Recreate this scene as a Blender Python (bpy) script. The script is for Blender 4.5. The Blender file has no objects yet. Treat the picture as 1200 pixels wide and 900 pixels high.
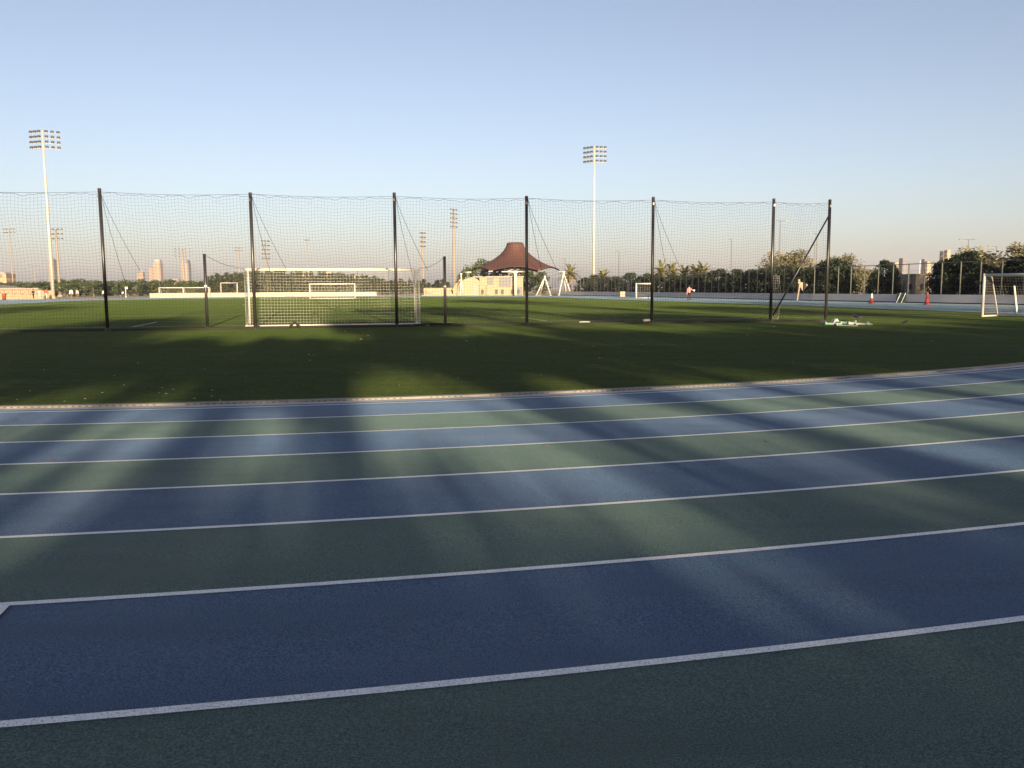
import bpy, bmesh, math, random
from mathutils import Vector, Matrix, noise as mnoise
R = math.radians
PI = math.pi
scene = bpy.context.scene
C = scene.collection
random.seed(7)

# ------------------------------------------------------------------ camera
F = 985.0
PITCH = math.atan(112.0 / F)
ROLL = -0.0051
EYE = 1.55
cam_d = bpy.data.cameras.new('camera')
cam_d.sensor_width = 36.0
cam_d.lens = F / 1200.0 * 36.0
cam_d.clip_start = 0.1
cam_d.clip_end = 20000
cam = bpy.data.objects.new('camera', cam_d)
C.objects.link(cam)
cam.matrix_world = Matrix.Translation((0, 0, EYE)) @ Matrix.Rotation(PI / 2 - PITCH, 4, 'X') @ Matrix.Rotation(ROLL, 4, 'Z')
scene.camera = cam

# ------------------------------------------------------------------ light
SUN_EL = 9.0
SUN_AZ = 13.4          # degrees the sun stands to the east of straight behind the camera
SKY_STRENGTH = 0.06
SUN_STRENGTH = 4.4
HAZE = 0.00018
to_sun = Vector((math.sin(R(SUN_AZ)) * math.cos(R(SUN_EL)), -math.cos(R(SUN_AZ)) * math.cos(R(SUN_EL)), math.sin(R(SUN_EL))))
w = bpy.data.worlds.new('World')
scene.world = w
w.use_nodes = True
nt = w.node_tree
bg = nt.nodes['Background']
sky = nt.nodes.new('ShaderNodeTexSky')
sky.sky_type = 'NISHITA'
sky.sun_disc = False
sky.sun_elevation = R(SUN_EL)
sky.sun_rotation = math.atan2(to_sun.x, to_sun.y)
sky.air_density = 0.7
sky.dust_density = 2.0
sky.ozone_density = 0.6
sky.altitude = 0
hsv = nt.nodes.new('ShaderNodeHueSaturation')
hsv.inputs['Saturation'].default_value = 0.90
nt.links.new(sky.outputs[0], hsv.inputs['Color'])
tint = nt.nodes.new('ShaderNodeMix')
tint.data_type = 'RGBA'
tint.blend_type = 'MULTIPLY'
tint.inputs['Factor'].default_value = 1.0
tint.inputs[7].default_value = (1.02, 0.965, 0.985, 1)
nt.links.new(hsv.outputs[0], tint.inputs[6])
nt.links.new(tint.outputs[2], bg.inputs[0])
bg.inputs[1].default_value = SKY_STRENGTH
sl = bpy.data.lights.new('sun', 'SUN')
sl.energy = SUN_STRENGTH
sl.angle = R(0.5)
sl.color = (1.0, 0.76, 0.46)
so = bpy.data.objects.new('sun', sl)
so.rotation_euler = to_sun.to_track_quat('Z', 'Y').to_euler()
so.location = (0, 0, 60)
C.objects.link(so)
vs = scene.view_settings
vs.view_transform = 'Standard'
vs.look = 'None'
vs.exposure = 1.83
vs.gamma = 1.0
vs.use_curve_mapping = False

# ------------------------------------------------------------------ pixel helpers (photo is 1200 x 900)
cP, sP = math.cos(PITCH), math.sin(PITCH)


def ray(px, py):
    u = (px - 600) / F
    v = (450 - py) / F
    c, s = math.cos(ROLL), math.sin(ROLL)
    u, v = c * u - s * v, s * u + c * v
    return Vector((u, cP + v * sP, -sP + v * cP))


def on_ground(px, py, z=0.0):
    d = ray(px, py)
    t = (z - EYE) / d.z
    return Vector((d.x * t, d.y * t, z))


def at(px, py, Y):
    d = ray(px, py)
    t = Y / d.y
    return Vector((d.x * t, Y, EYE + d.z * t))


# ------------------------------------------------------------------ field frame
TILT = R(12.7)
AX = Vector((-math.sin(TILT), math.cos(TILT), 0))      # long axis of the oval, away from the camera
PX_ = Vector((math.cos(TILT), math.sin(TILT), 0))      # across the field
CEN = Vector((-9.53, 48.09, 0))
R8 = 37.54
STR = 84.39
LANE = 1.22
SLOPE = 0.0116


def fld(across, along, z=0.0):
    p = CEN + PX_ * across + AX * along
    return Vector((p.x, p.y, z))


def offs(x, y):
    """distance of a point from the spine of the oval"""
    d = Vector((x, y, 0)) - CEN
    a, l = d.dot(PX_), d.dot(AX)
    if l < 0:
        return math.hypot(a, l)
    if l > STR:
        return math.hypot(a, l - STR)
    return abs(a)


def zr(r):
    if r <= R8 - 0.2:
        return 0.0
    return SLOPE * (min(r, R8 + 10.5) - (R8 - 0.2))


def gz(x, y):
    return zr(offs(x, y))


# ------------------------------------------------------------------ node materials
def newmat(name):
    m = bpy.data.materials.new(name)
    m.use_nodes = True
    n = m.node_tree
    b = n.nodes['Principled BSDF']
    return m, n, b


def _mix(n, fac, a, b):
    mx = n.nodes.new('ShaderNodeMix')
    mx.data_type = 'RGBA'
    if hasattr(fac, 'links'):
        n.links.new(fac, mx.inputs['Factor'])
    else:
        mx.inputs['Factor'].default_value = fac
    for i, v in ((6, a), (7, b)):
        if hasattr(v, 'links'):
            n.links.new(v, mx.inputs[i])
        else:
            mx.inputs[i].default_value = (*v, 1)
    return mx.outputs[2]


def _noise(n, scale, detail=3, rough=0.55, coord='pos', stretch=None):
    t = n.nodes.new('ShaderNodeTexNoise')
    t.inputs['Scale'].default_value = scale
    t.inputs['Detail'].default_value = detail
    t.inputs['Roughness'].default_value = rough
    if coord == 'pos':
        g = n.nodes.new('ShaderNodeNewGeometry').outputs['Position']
    else:
        g = n.nodes.new('ShaderNodeTexCoord').outputs['Object']
    if stretch:
        mp = n.nodes.new('ShaderNodeMapping')
        mp.inputs['Scale'].default_value = stretch[:3]
        if len(stretch) > 3:
            mp.inputs['Rotation'].default_value = (0, 0, stretch[3])
        n.links.new(g, mp.inputs[0])
        g = mp.outputs[0]
    n.links.new(g, t.inputs['Vector'])
    return t.outputs['Fac']


def _ramp(n, fac, stops):
    r = n.nodes.new('ShaderNodeValToRGB')
    n.links.new(fac, r.inputs[0])
    e = r.color_ramp.elements
    while len(e) < len(stops):
        e.new(0.5)
    for k, (p, c) in enumerate(stops):
        e[k].position = p
        e[k].color = (*c, 1) if isinstance(c, tuple) else (c, c, c, 1)
    return r.outputs[0]


def _bump(n, b, fac, strength, dist):
    bp = n.nodes.new('ShaderNodeBump')
    bp.inputs['Strength'].default_value = strength
    bp.inputs['Distance'].default_value = dist
    n.links.new(fac, bp.inputs['Height'])
    n.links.new(bp.outputs[0], b.inputs['Normal'])


def simple(name, col, rough=0.6, metal=0.0, var=0.12, scale=3.0, spec=0.4):
    m, n, b = newmat(name)
    f = _noise(n, scale, 4, 0.6, 'obj')
    dark = tuple(c * (1 - var) for c in col)
    lite = tuple(min(1, c * (1 + var)) for c in col)
    n.links.new(_mix(n, f, dark, lite), b.inputs['Base Color'])
    b.inputs['Roughness'].default_value = rough
    b.inputs['Metallic'].default_value = metal
    b.inputs['Specular IOR Level'].default_value = spec
    return m


def track_mat(name, col):
    m, n, b = newmat(name)
    grain = _noise(n, 120, 3, 0.75)
    fine = _noise(n, 55, 3, 0.7)
    blot = _noise(n, 0.55, 5, 0.6)
    streak = _noise(n, 1.6, 4, 0.6, 'pos', (0.25, 1.4, 1, -0.1))
    wear = _noise(n, 7.0, 6, 0.7)
    lo = tuple(c * 0.30 for c in col)
    hi = tuple(min(1, c * 2.0 + 0.01) for c in col)
    base = _mix(n, _ramp(n, grain, [(0.33, 0.0), (0.5, 0.42), (0.68, 1.0)]), lo, hi)
    base = _mix(n, _ramp(n, fine, [(0.56, 0.0), (0.66, 0.6)]), base, tuple(c * 0.4 for c in col))
    pale = tuple(c * 0.8 + 0.045 for c in col)
    base = _mix(n, _ramp(n, blot, [(0.42, 0.0), (0.75, 0.5)]), base, pale)
    base = _mix(n, _ramp(n, wear, [(0.5, 0.0), (0.72, 0.35)]), base, pale)
    base = _mix(n, _ramp(n, streak, [(0.5, 0.0), (0.8, 0.45)]), base, tuple(c * 0.55 for c in col))
    n.links.new(base, b.inputs['Base Color'])
    b.inputs['Roughness'].default_value = 0.75
    b.inputs['Specular IOR Level'].default_value = 0.2
    b.inputs['Diffuse Roughness'].default_value = 1.0
    _bump(n, b, grain, 1.0, 0.006)
    return m


def line_mat():
    m, n, b = newmat('worn_white_line')
    grain = _noise(n, 130, 3, 0.75)
    worn = _noise(n, 6, 5, 0.65)
    base = _mix(n, _ramp(n, grain, [(0.34, 0.0), (0.5, 1.0)]), (0.20, 0.22, 0.25), (0.78, 0.79, 0.80))
    base = _mix(n, _ramp(n, worn, [(0.55, 0.0), (0.8, 0.5)]), base, (0.36, 0.37, 0.39))
    n.links.new(base, b.inputs['Base Color'])
    b.inputs['Roughness'].default_value = 0.7
    _bump(n, b, grain, 0.5, 0.003)
    return m


def turf_mat():
    m, n, b = newmat('artificial_turf')
    big = _noise(n, 0.12, 4, 0.6)
    mid = _noise(n, 1.1, 5, 0.65, 'pos', (0.4, 1.5, 1, 0.22))
    fine = _noise(n, 22, 5, 0.8)
    base = _mix(n, _ramp(n, big, [(0.35, 0.0), (0.7, 1.0)]), TURF_A, TURF_B)
    base = _mix(n, _ramp(n, mid, [(0.4, 0.0), (0.75, 0.75)]), base, TURF_C)
    base = _mix(n, _ramp(n, fine, [(0.42, 0.8), (0.58, 0.0)]), base, tuple(c * 0.35 for c in TURF_A))
    tuft = _noise(n, 5.0, 4, 0.75)
    base = _mix(n, _ramp(n, tuft, [(0.5, 0.0), (0.72, 0.55)]), base, (0.085, 0.088, 0.022))
    base = _mix(n, _ramp(n, tuft, [(0.28, 0.5), (0.46, 0.0)]), base, tuple(c * 0.45 for c in TURF_A))
    n.links.new(base, b.inputs['Base Color'])
    b.inputs['Roughness'].default_value = 0.9
    b.inputs['Specular IOR Level'].default_value = 0.08
    bp = n.nodes.new('ShaderNodeBump')
    bp.inputs['Strength'].default_value = 1.0
    bp.inputs['Distance'].default_value = 0.05
    n.links.new(fine, bp.inputs['Height'])
    # normals tilted to the sun's side: extra sunlight put into the turf shading
    lean = n.nodes.new('ShaderNodeVectorMath')
    lean.operation = 'ADD'
    lean.inputs[1].default_value = (0.06, -0.30, 0.0)
    n.links.new(bp.outputs[0], lean.inputs[0])
    nm = n.nodes.new('ShaderNodeVectorMath')
    nm.operation = 'NORMALIZE'
    n.links.new(lean.outputs[0], nm.inputs[0])
    n.links.new(nm.outputs[0], b.inputs['Normal'])
    b.inputs['Diffuse Roughness'].default_value = 1.0
    return m


TURF_A = (0.030, 0.062, 0.010)
TURF_B = (0.046, 0.075, 0.015)
TURF_C = (0.082, 0.103, 0.032)


def leaf_mat(name, a, bcol, c):
    m, n, b = newmat(name)
    g = n.nodes.new('ShaderNodeNewGeometry')
    oi = n.nodes.new('ShaderNodeObjectInfo')
    col = _ramp(n, g.outputs['Random Per Island'], [(0.0, a), (0.55, bcol), (1.0, c)])
    hs = n.nodes.new('ShaderNodeHueSaturation')
    mr = n.nodes.new('ShaderNodeMapRange')
    mr.inputs['To Min'].default_value = 0.75
    mr.inputs['To Max'].default_value = 1.3
    n.links.new(oi.outputs['Random'], mr.inputs['Value'])
    n.links.new(mr.outputs[0], hs.inputs['Value'])
    n.links.new(col, hs.inputs['Color'])
    n.links.new(hs.outputs[0], b.inputs['Base Color'])
    b.inputs['Roughness'].default_value = 0.6
    b.inputs['Specular IOR Level'].default_value = 0.25
    return m


def facade_mat(name, wall, glass, nx, nz):
    """tower facade: rows of dark window openings in object space"""
    m, n, b = newmat(name)
    tc = n.nodes.new('ShaderNodeTexCoord')
    br = n.nodes.new('ShaderNodeTexBrick')
    br.offset = 0.0
    br.inputs['Scale'].default_value = 1.0
    br.inputs['Mortar Size'].default_value = 0.9
    br.inputs['Mortar Smooth'].default_value = 0.1
    br.inputs['Brick Width'].default_value = nx
    br.inputs['Row Height'].default_value = nz
    mp = n.nodes.new('ShaderNodeMapping')
    mp.inputs['Rotation'].default_value = (R(90), 0, 0)
    n.links.new(tc.outputs['Object'], mp.inputs[0])
    n.links.new(mp.outputs[0], br.inputs['Vector'])
    br.inputs['Color1'].default_value = (*glass, 1)
    br.inputs['Color2'].default_value = (*[g * 1.4 for g in glass], 1)
    br.inputs['Mortar'].default_value = (*wall, 1)
    n.links.new(br.outputs['Color'], b.inputs['Base Color'])
    b.inputs['Roughness'].default_value = 0.5
    return m


M = {
    'blue': track_mat('track_rubber_blue', (0.048, 0.090, 0.175)),
    'green': track_mat('track_rubber_green', (0.054, 0.096, 0.098)),
    'line': line_mat(),
    'turf': turf_mat(),
    'turf_line': simple('faded_turf_line', (0.42, 0.43, 0.30), 0.9, 0, 0.3, 9),
    'sand': simple('sandy_ground', (0.30, 0.25, 0.18), 0.95, 0, 0.3, 0.05),
    'apron': simple('pale_concrete', (0.36, 0.37, 0.38), 0.85, 0, 0.15, 0.7),
    'edging': simple('tan_concrete_edging', (0.20, 0.19, 0.175), 0.9, 0, 0.25, 7),
    'alu': simple('aluminium_kerb', (0.42, 0.41, 0.40), 0.45, 0.3, 0.2, 9),
    'slot': simple('kerb_gap_shade', (0.07, 0.065, 0.06), 0.9),
    'drain': simple('dark_drain', (0.02, 0.02, 0.02), 0.9),  # near-black for the painted wall-foot shadow and the bin's foot ring
    'blackpost': simple('black_painted_steel', (0.022, 0.020, 0.022), 0.38, 0.0, 0.3, 5, 0.6),
    'blackcord': simple('black_net_cord', (0.018, 0.018, 0.02), 0.8, 0, 0.2),
    'rope': simple('black_rope', (0.012, 0.012, 0.013), 0.8, 0, 0.3),
    'white': simple('white_painted_metal', (0.50, 0.495, 0.48), 0.4, 0, 0.08, 4),
    'whitecord': simple('white_net_cord', (0.50, 0.49, 0.43), 0.8, 0, 0.1),
    'greycord': simple('grey_net_cord', (0.36, 0.35, 0.32), 0.8, 0, 0.1),
    'galv': simple('galvanised_steel', (0.36, 0.345, 0.31), 0.5, 0.15, 0.12, 0.6),
    'lamppole': simple('dull_lamp_pole', (0.10, 0.095, 0.09), 0.6, 0.1, 0.12),
    'lampbox': simple('floodlight_housing', (0.06, 0.065, 0.08), 0.45, 0.1, 0.2),
    'lampglass': simple('floodlight_glass', (0.22, 0.26, 0.33), 0.12, 0.0, 0.2),
    'peach': simple('weathered_mast_paint', (0.19, 0.16, 0.14), 0.6, 0, 0.15, 0.4),
    'stone': simple('cream_render', (0.275, 0.225, 0.16), 0.85, 0, 0.12, 0.6),
    'panel': simple('blue_grey_panel', (0.15, 0.155, 0.17), 0.8, 0, 0.12, 0.6),
    'stone_grey': simple('grey_render', (0.24, 0.235, 0.235), 0.85, 0, 0.12, 0.6),
    'conc': simple('weathered_concrete', (0.28, 0.23, 0.17), 0.9, 0, 0.2, 0.9),
    'tent': simple('brown_tent_fabric', (0.074, 0.034, 0.027), 0.75, 0, 0.14, 0.5),
    'tent_seam': simple('brown_tent_seam', (0.05, 0.02, 0.016), 0.75),
    'dark': simple('dark_opening', (0.015, 0.015, 0.017), 0.5),
    'wallwhite': simple('white_painted_wall', (0.50, 0.50, 0.51), 0.85, 0, 0.12, 0.7),
    'wallcream': simple('cream_painted_wall', (0.37, 0.34, 0.27), 0.85, 0, 0.08, 0.5),
    'fencepost': simple('grey_fence_post', (0.085, 0.09, 0.083), 0.6, 0.1, 0.12),
    'bark': simple('bark', (0.16, 0.12, 0.085), 0.95, 0, 0.35, 5),
    'palmbark': simple('palm_bark', (0.24, 0.17, 0.11), 0.95, 0, 0.35, 6),
    'leaf_dark': leaf_mat('ficus_leaves', (0.007, 0.014, 0.007), (0.013, 0.024, 0.010), (0.028, 0.042, 0.017)),
    'leaf_mid': leaf_mat('hedge_tree_leaves', (0.018, 0.032, 0.010), (0.032, 0.050, 0.015), (0.058, 0.075, 0.025)),
    'leaf_pine': leaf_mat('casuarina_needles', (0.017, 0.026, 0.011), (0.030, 0.042, 0.018), (0.055, 0.064, 0.030)),
    'leaf_dry': leaf_mat('dusty_leaves', (0.070, 0.075, 0.035), (0.110, 0.105, 0.055), (0.16, 0.14, 0.080)),
    'leaf_palm': leaf_mat('palm_fronds', (0.060, 0.070, 0.022), (0.105, 0.105, 0.035), (0.17, 0.14, 0.055)),
    'leaf_palmdry': leaf_mat('dry_palm_fronds', (0.20, 0.12, 0.05), (0.26, 0.16, 0.07), (0.32, 0.21, 0.10)),
    'skin': simple('skin', (0.36, 0.21, 0.14), 0.6),
    'hair': simple('dark_hair', (0.012, 0.010, 0.009), 0.6),
    'pink': simple('pink_cotton', (0.72, 0.22, 0.22), 0.85),
    'black': simple('black_cotton', (0.015, 0.015, 0.017), 0.9),
    'whitecloth': simple('white_cotton', (0.70, 0.69, 0.66), 0.9),
    'greycloth': simple('grey_cotton', (0.32, 0.32, 0.33), 0.9),
    'redcloth': simple('dull_red_cotton', (0.36, 0.07, 0.06), 0.9),
    'browncloth': simple('brown_cotton', (0.15, 0.09, 0.06), 0.9),
    'red': simple('red_plastic', (0.21, 0.028, 0.028), 0.65),
    'rust': simple('rust_red_steel', (0.19, 0.055, 0.035), 0.6),
    'palegreen': simple('pale_green_plastic', (0.13, 0.26, 0.21), 0.5, 0, 0.25, 5),
    'offwhite': simple('scuffed_white_plastic', (0.36, 0.38, 0.35), 0.6, 0, 0.2, 6),
    'greenmesh': simple('dark_green_screen', (0.05, 0.10, 0.08), 0.5),
    'beige': simple('beige_canvas', (0.29, 0.25, 0.195), 0.85),
    'litter': simple('dry_pale_scrap', (0.52, 0.46, 0.36), 0.9, 0, 0.3, 20),
    'bird': simple('dark_feathers', (0.022, 0.022, 0.025), 0.5),
    'beak': simple('dark_beak', (0.10, 0.075, 0.03), 0.5),
    'tyre': simple('black_rubber', (0.02, 0.02, 0.02), 0.8),
    'hub': simple('pale_hub', (0.55, 0.42, 0.38), 0.5),
    'tower_sand': facade_mat('sandstone_tower_facade', (0.20, 0.135, 0.085), (0.07, 0.052, 0.045), 3.2, 3.4),
    'tower_grey': facade_mat('grey_tower_facade', (0.12, 0.115, 0.125), (0.05, 0.055, 0.065), 2.6, 3.4),
    'tower_pale': facade_mat('pale_block_facade', (0.27, 0.205, 0.135), (0.12, 0.09, 0.07), 3.4, 3.6),
    'tower_cap': simple('grey_tower_cap', (0.22, 0.21, 0.21), 0.7),
}


# ------------------------------------------------------------------ mesh building
class MB:
    def __init__(self):
        self.v, self.f, self.mi = [], [], []

    def quad(self, a, b, c, d, mi=0):
        k = len(self.v)
        self.v += [tuple(a), tuple(b), tuple(c), tuple(d)]
        self.f.append((k, k + 1, k + 2, k + 3))
        self.mi.append(mi)
        return self

    def poly(self, pts, mi=0):
        k = len(self.v)
        self.v += [tuple(p) for p in pts]
        self.f.append(tuple(range(k, k + len(pts))))
        self.mi.append(mi)
        return self

    def box(self, c, s, rz=0.0, mi=0, rx=0.0, ry=0.0):
        m = Matrix.Translation(c) @ Matrix.Rotation(rz, 4, 'Z') @ Matrix.Rotation(ry, 4, 'Y') @ Matrix.Rotation(rx, 4, 'X')
        k = len(self.v)
        for dx, dy, dz in ((-1, -1, -1), (1, -1, -1), (1, 1, -1), (-1, 1, -1), (-1, -1, 1), (1, -1, 1), (1, 1, 1), (-1, 1, 1)):
            self.v.append(tuple(m @ Vector((dx * s[0] / 2, dy * s[1] / 2, dz * s[2] / 2))))
        for q in ((0, 3, 2, 1), (4, 5, 6, 7), (0, 1, 5, 4), (1, 2, 6, 5), (2, 3, 7, 6), (3, 0, 4, 7)):
            self.f.append(tuple(k + i for i in q))
            self.mi.append(mi)
        return self

    def tube(self, pts, r, n=8, cap=True, mi=0, r2=None):
        pts = [Vector(p) for p in pts]
        k0 = len(self.v)
        L = len(pts)
        up = None
        for i, p in enumerate(pts):
            d = (pts[min(i + 1, L - 1)] - pts[max(i - 1, 0)])
            if d.length < 1e-9:
                d = Vector((0, 0, 1))
            d.normalize()
            if up is None or abs(up.dot(d)) > 0.95:
                up = Vector((0, 0, 1)) if abs(d.z) < 0.9 else Vector((1, 0, 0))
            a = d.cross(up).normalized()
            b = a.cross(d)
            up = b
            rr = r if r2 is None else r + (r2 - r) * i / max(1, L - 1)
            if isinstance(rr, (list, tuple)):
                rr = rr[i]
            for j in range(n):
                t = 2 * PI * j / n
                self.v.append(tuple(p + (a * math.cos(t) + b * math.sin(t)) * rr))
        for i in range(L - 1):
            for j in range(n):
                a0 = k0 + i * n + j
                a1 = k0 + i * n + (j + 1) % n
                self.f.append((a0, a1, a1 + n, a0 + n))
                self.mi.append(mi)
        if cap:
            self.f.append(tuple(k0 + j for j in range(n))[::-1])
            self.f.append(tuple(k0 + (L - 1) * n + j for j in range(n)))
            self.mi += [mi, mi]
        return self

    def lathe(self, prof, n=16, c=(0, 0, 0), mi=0):
        k0 = len(self.v)
        for r, z in prof:
            for j in range(n):
                t = 2 * PI * j / n
                self.v.append((c[0] + r * math.cos(t), c[1] + r * math.sin(t), c[2] + z))
        for i in range(len(prof) - 1):
            for j in range(n):
                a = k0 + i * n + j
                b = k0 + i * n + (j + 1) % n
                self.f.append((a, b, b + n, a + n))
                self.mi.append(mi)
        self.f.append(tuple(k0 + j for j in range(n))[::-1])
        self.f.append(tuple(k0 + (len(prof) - 1) * n + j for j in range(n)))
        self.mi += [mi, mi]
        return self

    def mesh(self, name, mats, smooth=False):
        me = bpy.data.meshes.new(name)
        me.from_pydata(self.v, [], self.f)
        if not isinstance(mats, (list, tuple)):
            mats = [mats]
        for m in mats:
            me.materials.append(m)
        if len(mats) > 1:
            me.polygons.foreach_set('material_index', self.mi)
        if smooth:
            me.polygons.foreach_set('use_smooth', [True] * len(self.f))
        me.update()
        return me

    def build(self, name, mats, parent=None, smooth=False, loc=None):
        return obj(name, self.mesh(name, mats, smooth), parent, loc)


def obj(name, me, parent=None, loc=None):
    o = bpy.data.objects.new(name, me)
    C.objects.link(o)
    if parent is not None:
        o.parent = parent
    if loc is not None:
        o.location = loc
    return o


def tag(o, label, cat, group=None):
    o['label'] = label
    o['category'] = cat
    if group:
        o['group'] = group
    return o


def thing(name, label, cat, loc=(0, 0, 0), rz=0.0, group=None):
    o = bpy.data.objects.new(name, None)
    o.empty_display_size = 0.2
    C.objects.link(o)
    o.location = loc
    o.rotation_euler = (0, 0, rz)
    return tag(o, label, cat, group)


def dup(root, loc, rz=0.0, sc=1.0, label=None, group=None):
    r = root.copy()
    C.objects.link(r)
    r.location = loc
    r.rotation_euler = (0, 0, rz)
    r.scale = (sc, sc, sc) if not isinstance(sc, tuple) else sc
    if label:
        r['label'] = label
    if group:
        r['group'] = group
    for ch in list(root.children):
        c = ch.copy()
        C.objects.link(c)
        c.parent = r
        for g in list(ch.children):
            d = g.copy()
            C.objects.link(d)
            d.parent = c
    return r


def struct(o):
    o['kind'] = 'structure'
    return o


# ------------------------------------------------------------------ the setting: oval ground sheets
def stad(r, nb=300, ns=30):
    pts = []
    for i in range(nb + 1):                       # near bend, from the right round the near end to the left
        a = -PI * i / nb
        pts.append(fld(r * math.cos(a), r * math.sin(a)))
    for i in range(1, ns):
        pts.append(fld(-r, STR * i / ns))
    for i in range(nb // 3 + 1):
        a = PI - PI * i / (nb // 3)
        pts.append(fld(r * math.cos(a), STR + r * math.sin(a)))
    for i in range(1, ns):
        pts.append(fld(r, STR * (1 - i / ns)))
    return pts


def ring(mb, r0, r1, lift=0.0, mi=0, z0=None, z1=None):
    a, b = stad(r0), stad(r1)
    za = zr(r0) + lift if z0 is None else z0
    zb = zr(r1) + lift if z1 is None else z1
    k = len(mb.v)
    n = len(a)
    mb.v += [(p.x, p.y, za) for p in a] + [(p.x, p.y, zb) for p in b]
    for i in range(n):
        j = (i + 1) % n
        mb.f.append((k + i, k + j, k + n + j, k + n + i))
        mb.mi.append(mi)


# far ground sheet
mb = MB()
S = 9000
mb.quad((-S, -S, -0.06), (S, -S, -0.06), (S, S, -0.06), (-S, S, -0.06))
struct(mb.build('ground', M['sand']))
# turf inside the oval
mb = MB()
mb.poly([(p.x, p.y, 0.0) for p in stad(R8 - 0.52)])
struct(mb.build('turf', M['turf']))
# running track: alternating blue and green lanes
mb = MB()
ring(mb, R8 - 0.2, R8, 0, 0)
for k in range(8):
    ring(mb, R8 + LANE * k, R8 + LANE * (k + 1), 0, k % 2)
ring(mb, R8 + LANE * 8, R8 + LANE * 8 + 0.9, 0, 0)
struct(mb.build('running_track', [M['blue'], M['green']]))
mb = MB()
for k in range(9):
    ring(mb, R8 + LANE * k - 0.025, R8 + LANE * k + 0.025, 0.004)
# angled white mark in the second lane from the outside
za = zr(R8 + LANE * 6.5) + 0.0085
q = [on_ground(x, y, za) for x, y in ((13, 707.5), (-3, 706), (-70, 772), (-52, 774))]
mb.poly([(p.x, p.y, za) for p in q])
struct(mb.build('lane_lines', M['line']))
# pale drain strip between kerb and track
mb = MB()
ring(mb, R8 - 0.42, R8 - 0.2, 0, 0, -0.004, 0.0)
struct(mb.build('drain_strip', M['apron']))
# pale apron outside the track
mb = MB()
zo = zr(R8 + LANE * 8 + 0.9) - 0.004
ring(mb, R8 + LANE * 8 + 0.85, 62, 0, 0, zo, 0.02)
ring(mb, 62, 70, 0, 0, 0.02, -0.1)
struct(mb.build('path', M['apron']))
# pitch markings on the turf
mb = MB()
HW, G0, G1 = 32.0, -10.4, 94.8


def fline(a0, l0, a1, l1, wdt=0.11, z=0.004):
    p, q = fld(a0, l0), fld(a1, l1)
    d = (q - p).normalized()
    n_ = Vector((-d.y, d.x, 0)) * wdt / 2
    mb.quad(*[(v.x, v.y, z) for v in (p - n_, q - n_, q + n_, p + n_)])


mid = (G0 + G1) / 2
fline(-HW, G0, HW, G0)
fline(-HW, G1, HW, G1)
fline(-HW, G0 + .06, -HW, G1 - .06)
fline(HW, G0 + .06, HW, G1 - .06)
fline(-HW + .06, mid, HW - .06, mid)
for s, g in ((1, G0), (-1, G1)):
    for wd, dp in ((20.16, 16.5), (9.16, 5.5)):
        fline(-wd, g + s * .06, -wd, g + s * dp)
        fline(wd, g + s * .06, wd, g + s * dp)
        fline(-wd + .06, g + s * dp, wd - .06, g + s * dp)
for i in range(48):
    a, b = 2 * PI * i / 48, 2 * PI * (i + 1) / 48
    fline(9.15 * math.cos(a), mid + 9.15 * math.sin(a), 9.15 * math.cos(b), mid + 9.15 * math.sin(b), 0.11, 0.0085)
struct(mb.build('pitch_lines', M['turf_line']))

# raised kerb along the inner edge of the track, with dark boxes on its face painting gap shade
kerb = thing('track_kerb', 'low tan kerb with dark painted gap shadows along the inner edge of the running track', 'kerb')
mb = MB()
rk = R8 - 0.42
ring(mb, R8 - 0.55, rk, 0, 0, 0.024, 0.024)
ring(mb, rk, rk + 0.008, 0, 0, 0.024, -0.006)
ring(mb, R8 - 0.556, R8 - 0.55, 0, 0, -0.002, 0.024)
mb.build('coping', M['edging'], kerb)
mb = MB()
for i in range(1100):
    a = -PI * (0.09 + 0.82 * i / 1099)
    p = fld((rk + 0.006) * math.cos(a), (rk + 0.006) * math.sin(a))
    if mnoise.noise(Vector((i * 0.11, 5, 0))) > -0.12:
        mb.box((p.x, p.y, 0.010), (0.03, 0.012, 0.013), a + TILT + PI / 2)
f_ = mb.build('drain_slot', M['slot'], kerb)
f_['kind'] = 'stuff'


# ------------------------------------------------------------------ goals
def grid_net(mb, P, nu, nv, r, n=3, su=1, sv=1):
    """threads over the surface P(u,v), u,v in 0..1; su/sv: samples between threads"""
    for i in range(nu + 1):
        mb.tube([P(i / nu, j / (nv * sv)) for j in range(nv * sv + 1)], r, n, False)
    for j in range(nv + 1):
        mb.tube([P(i / (nu * su), j / nv) for i in range(nu * su + 1)], r, n, False)


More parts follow.
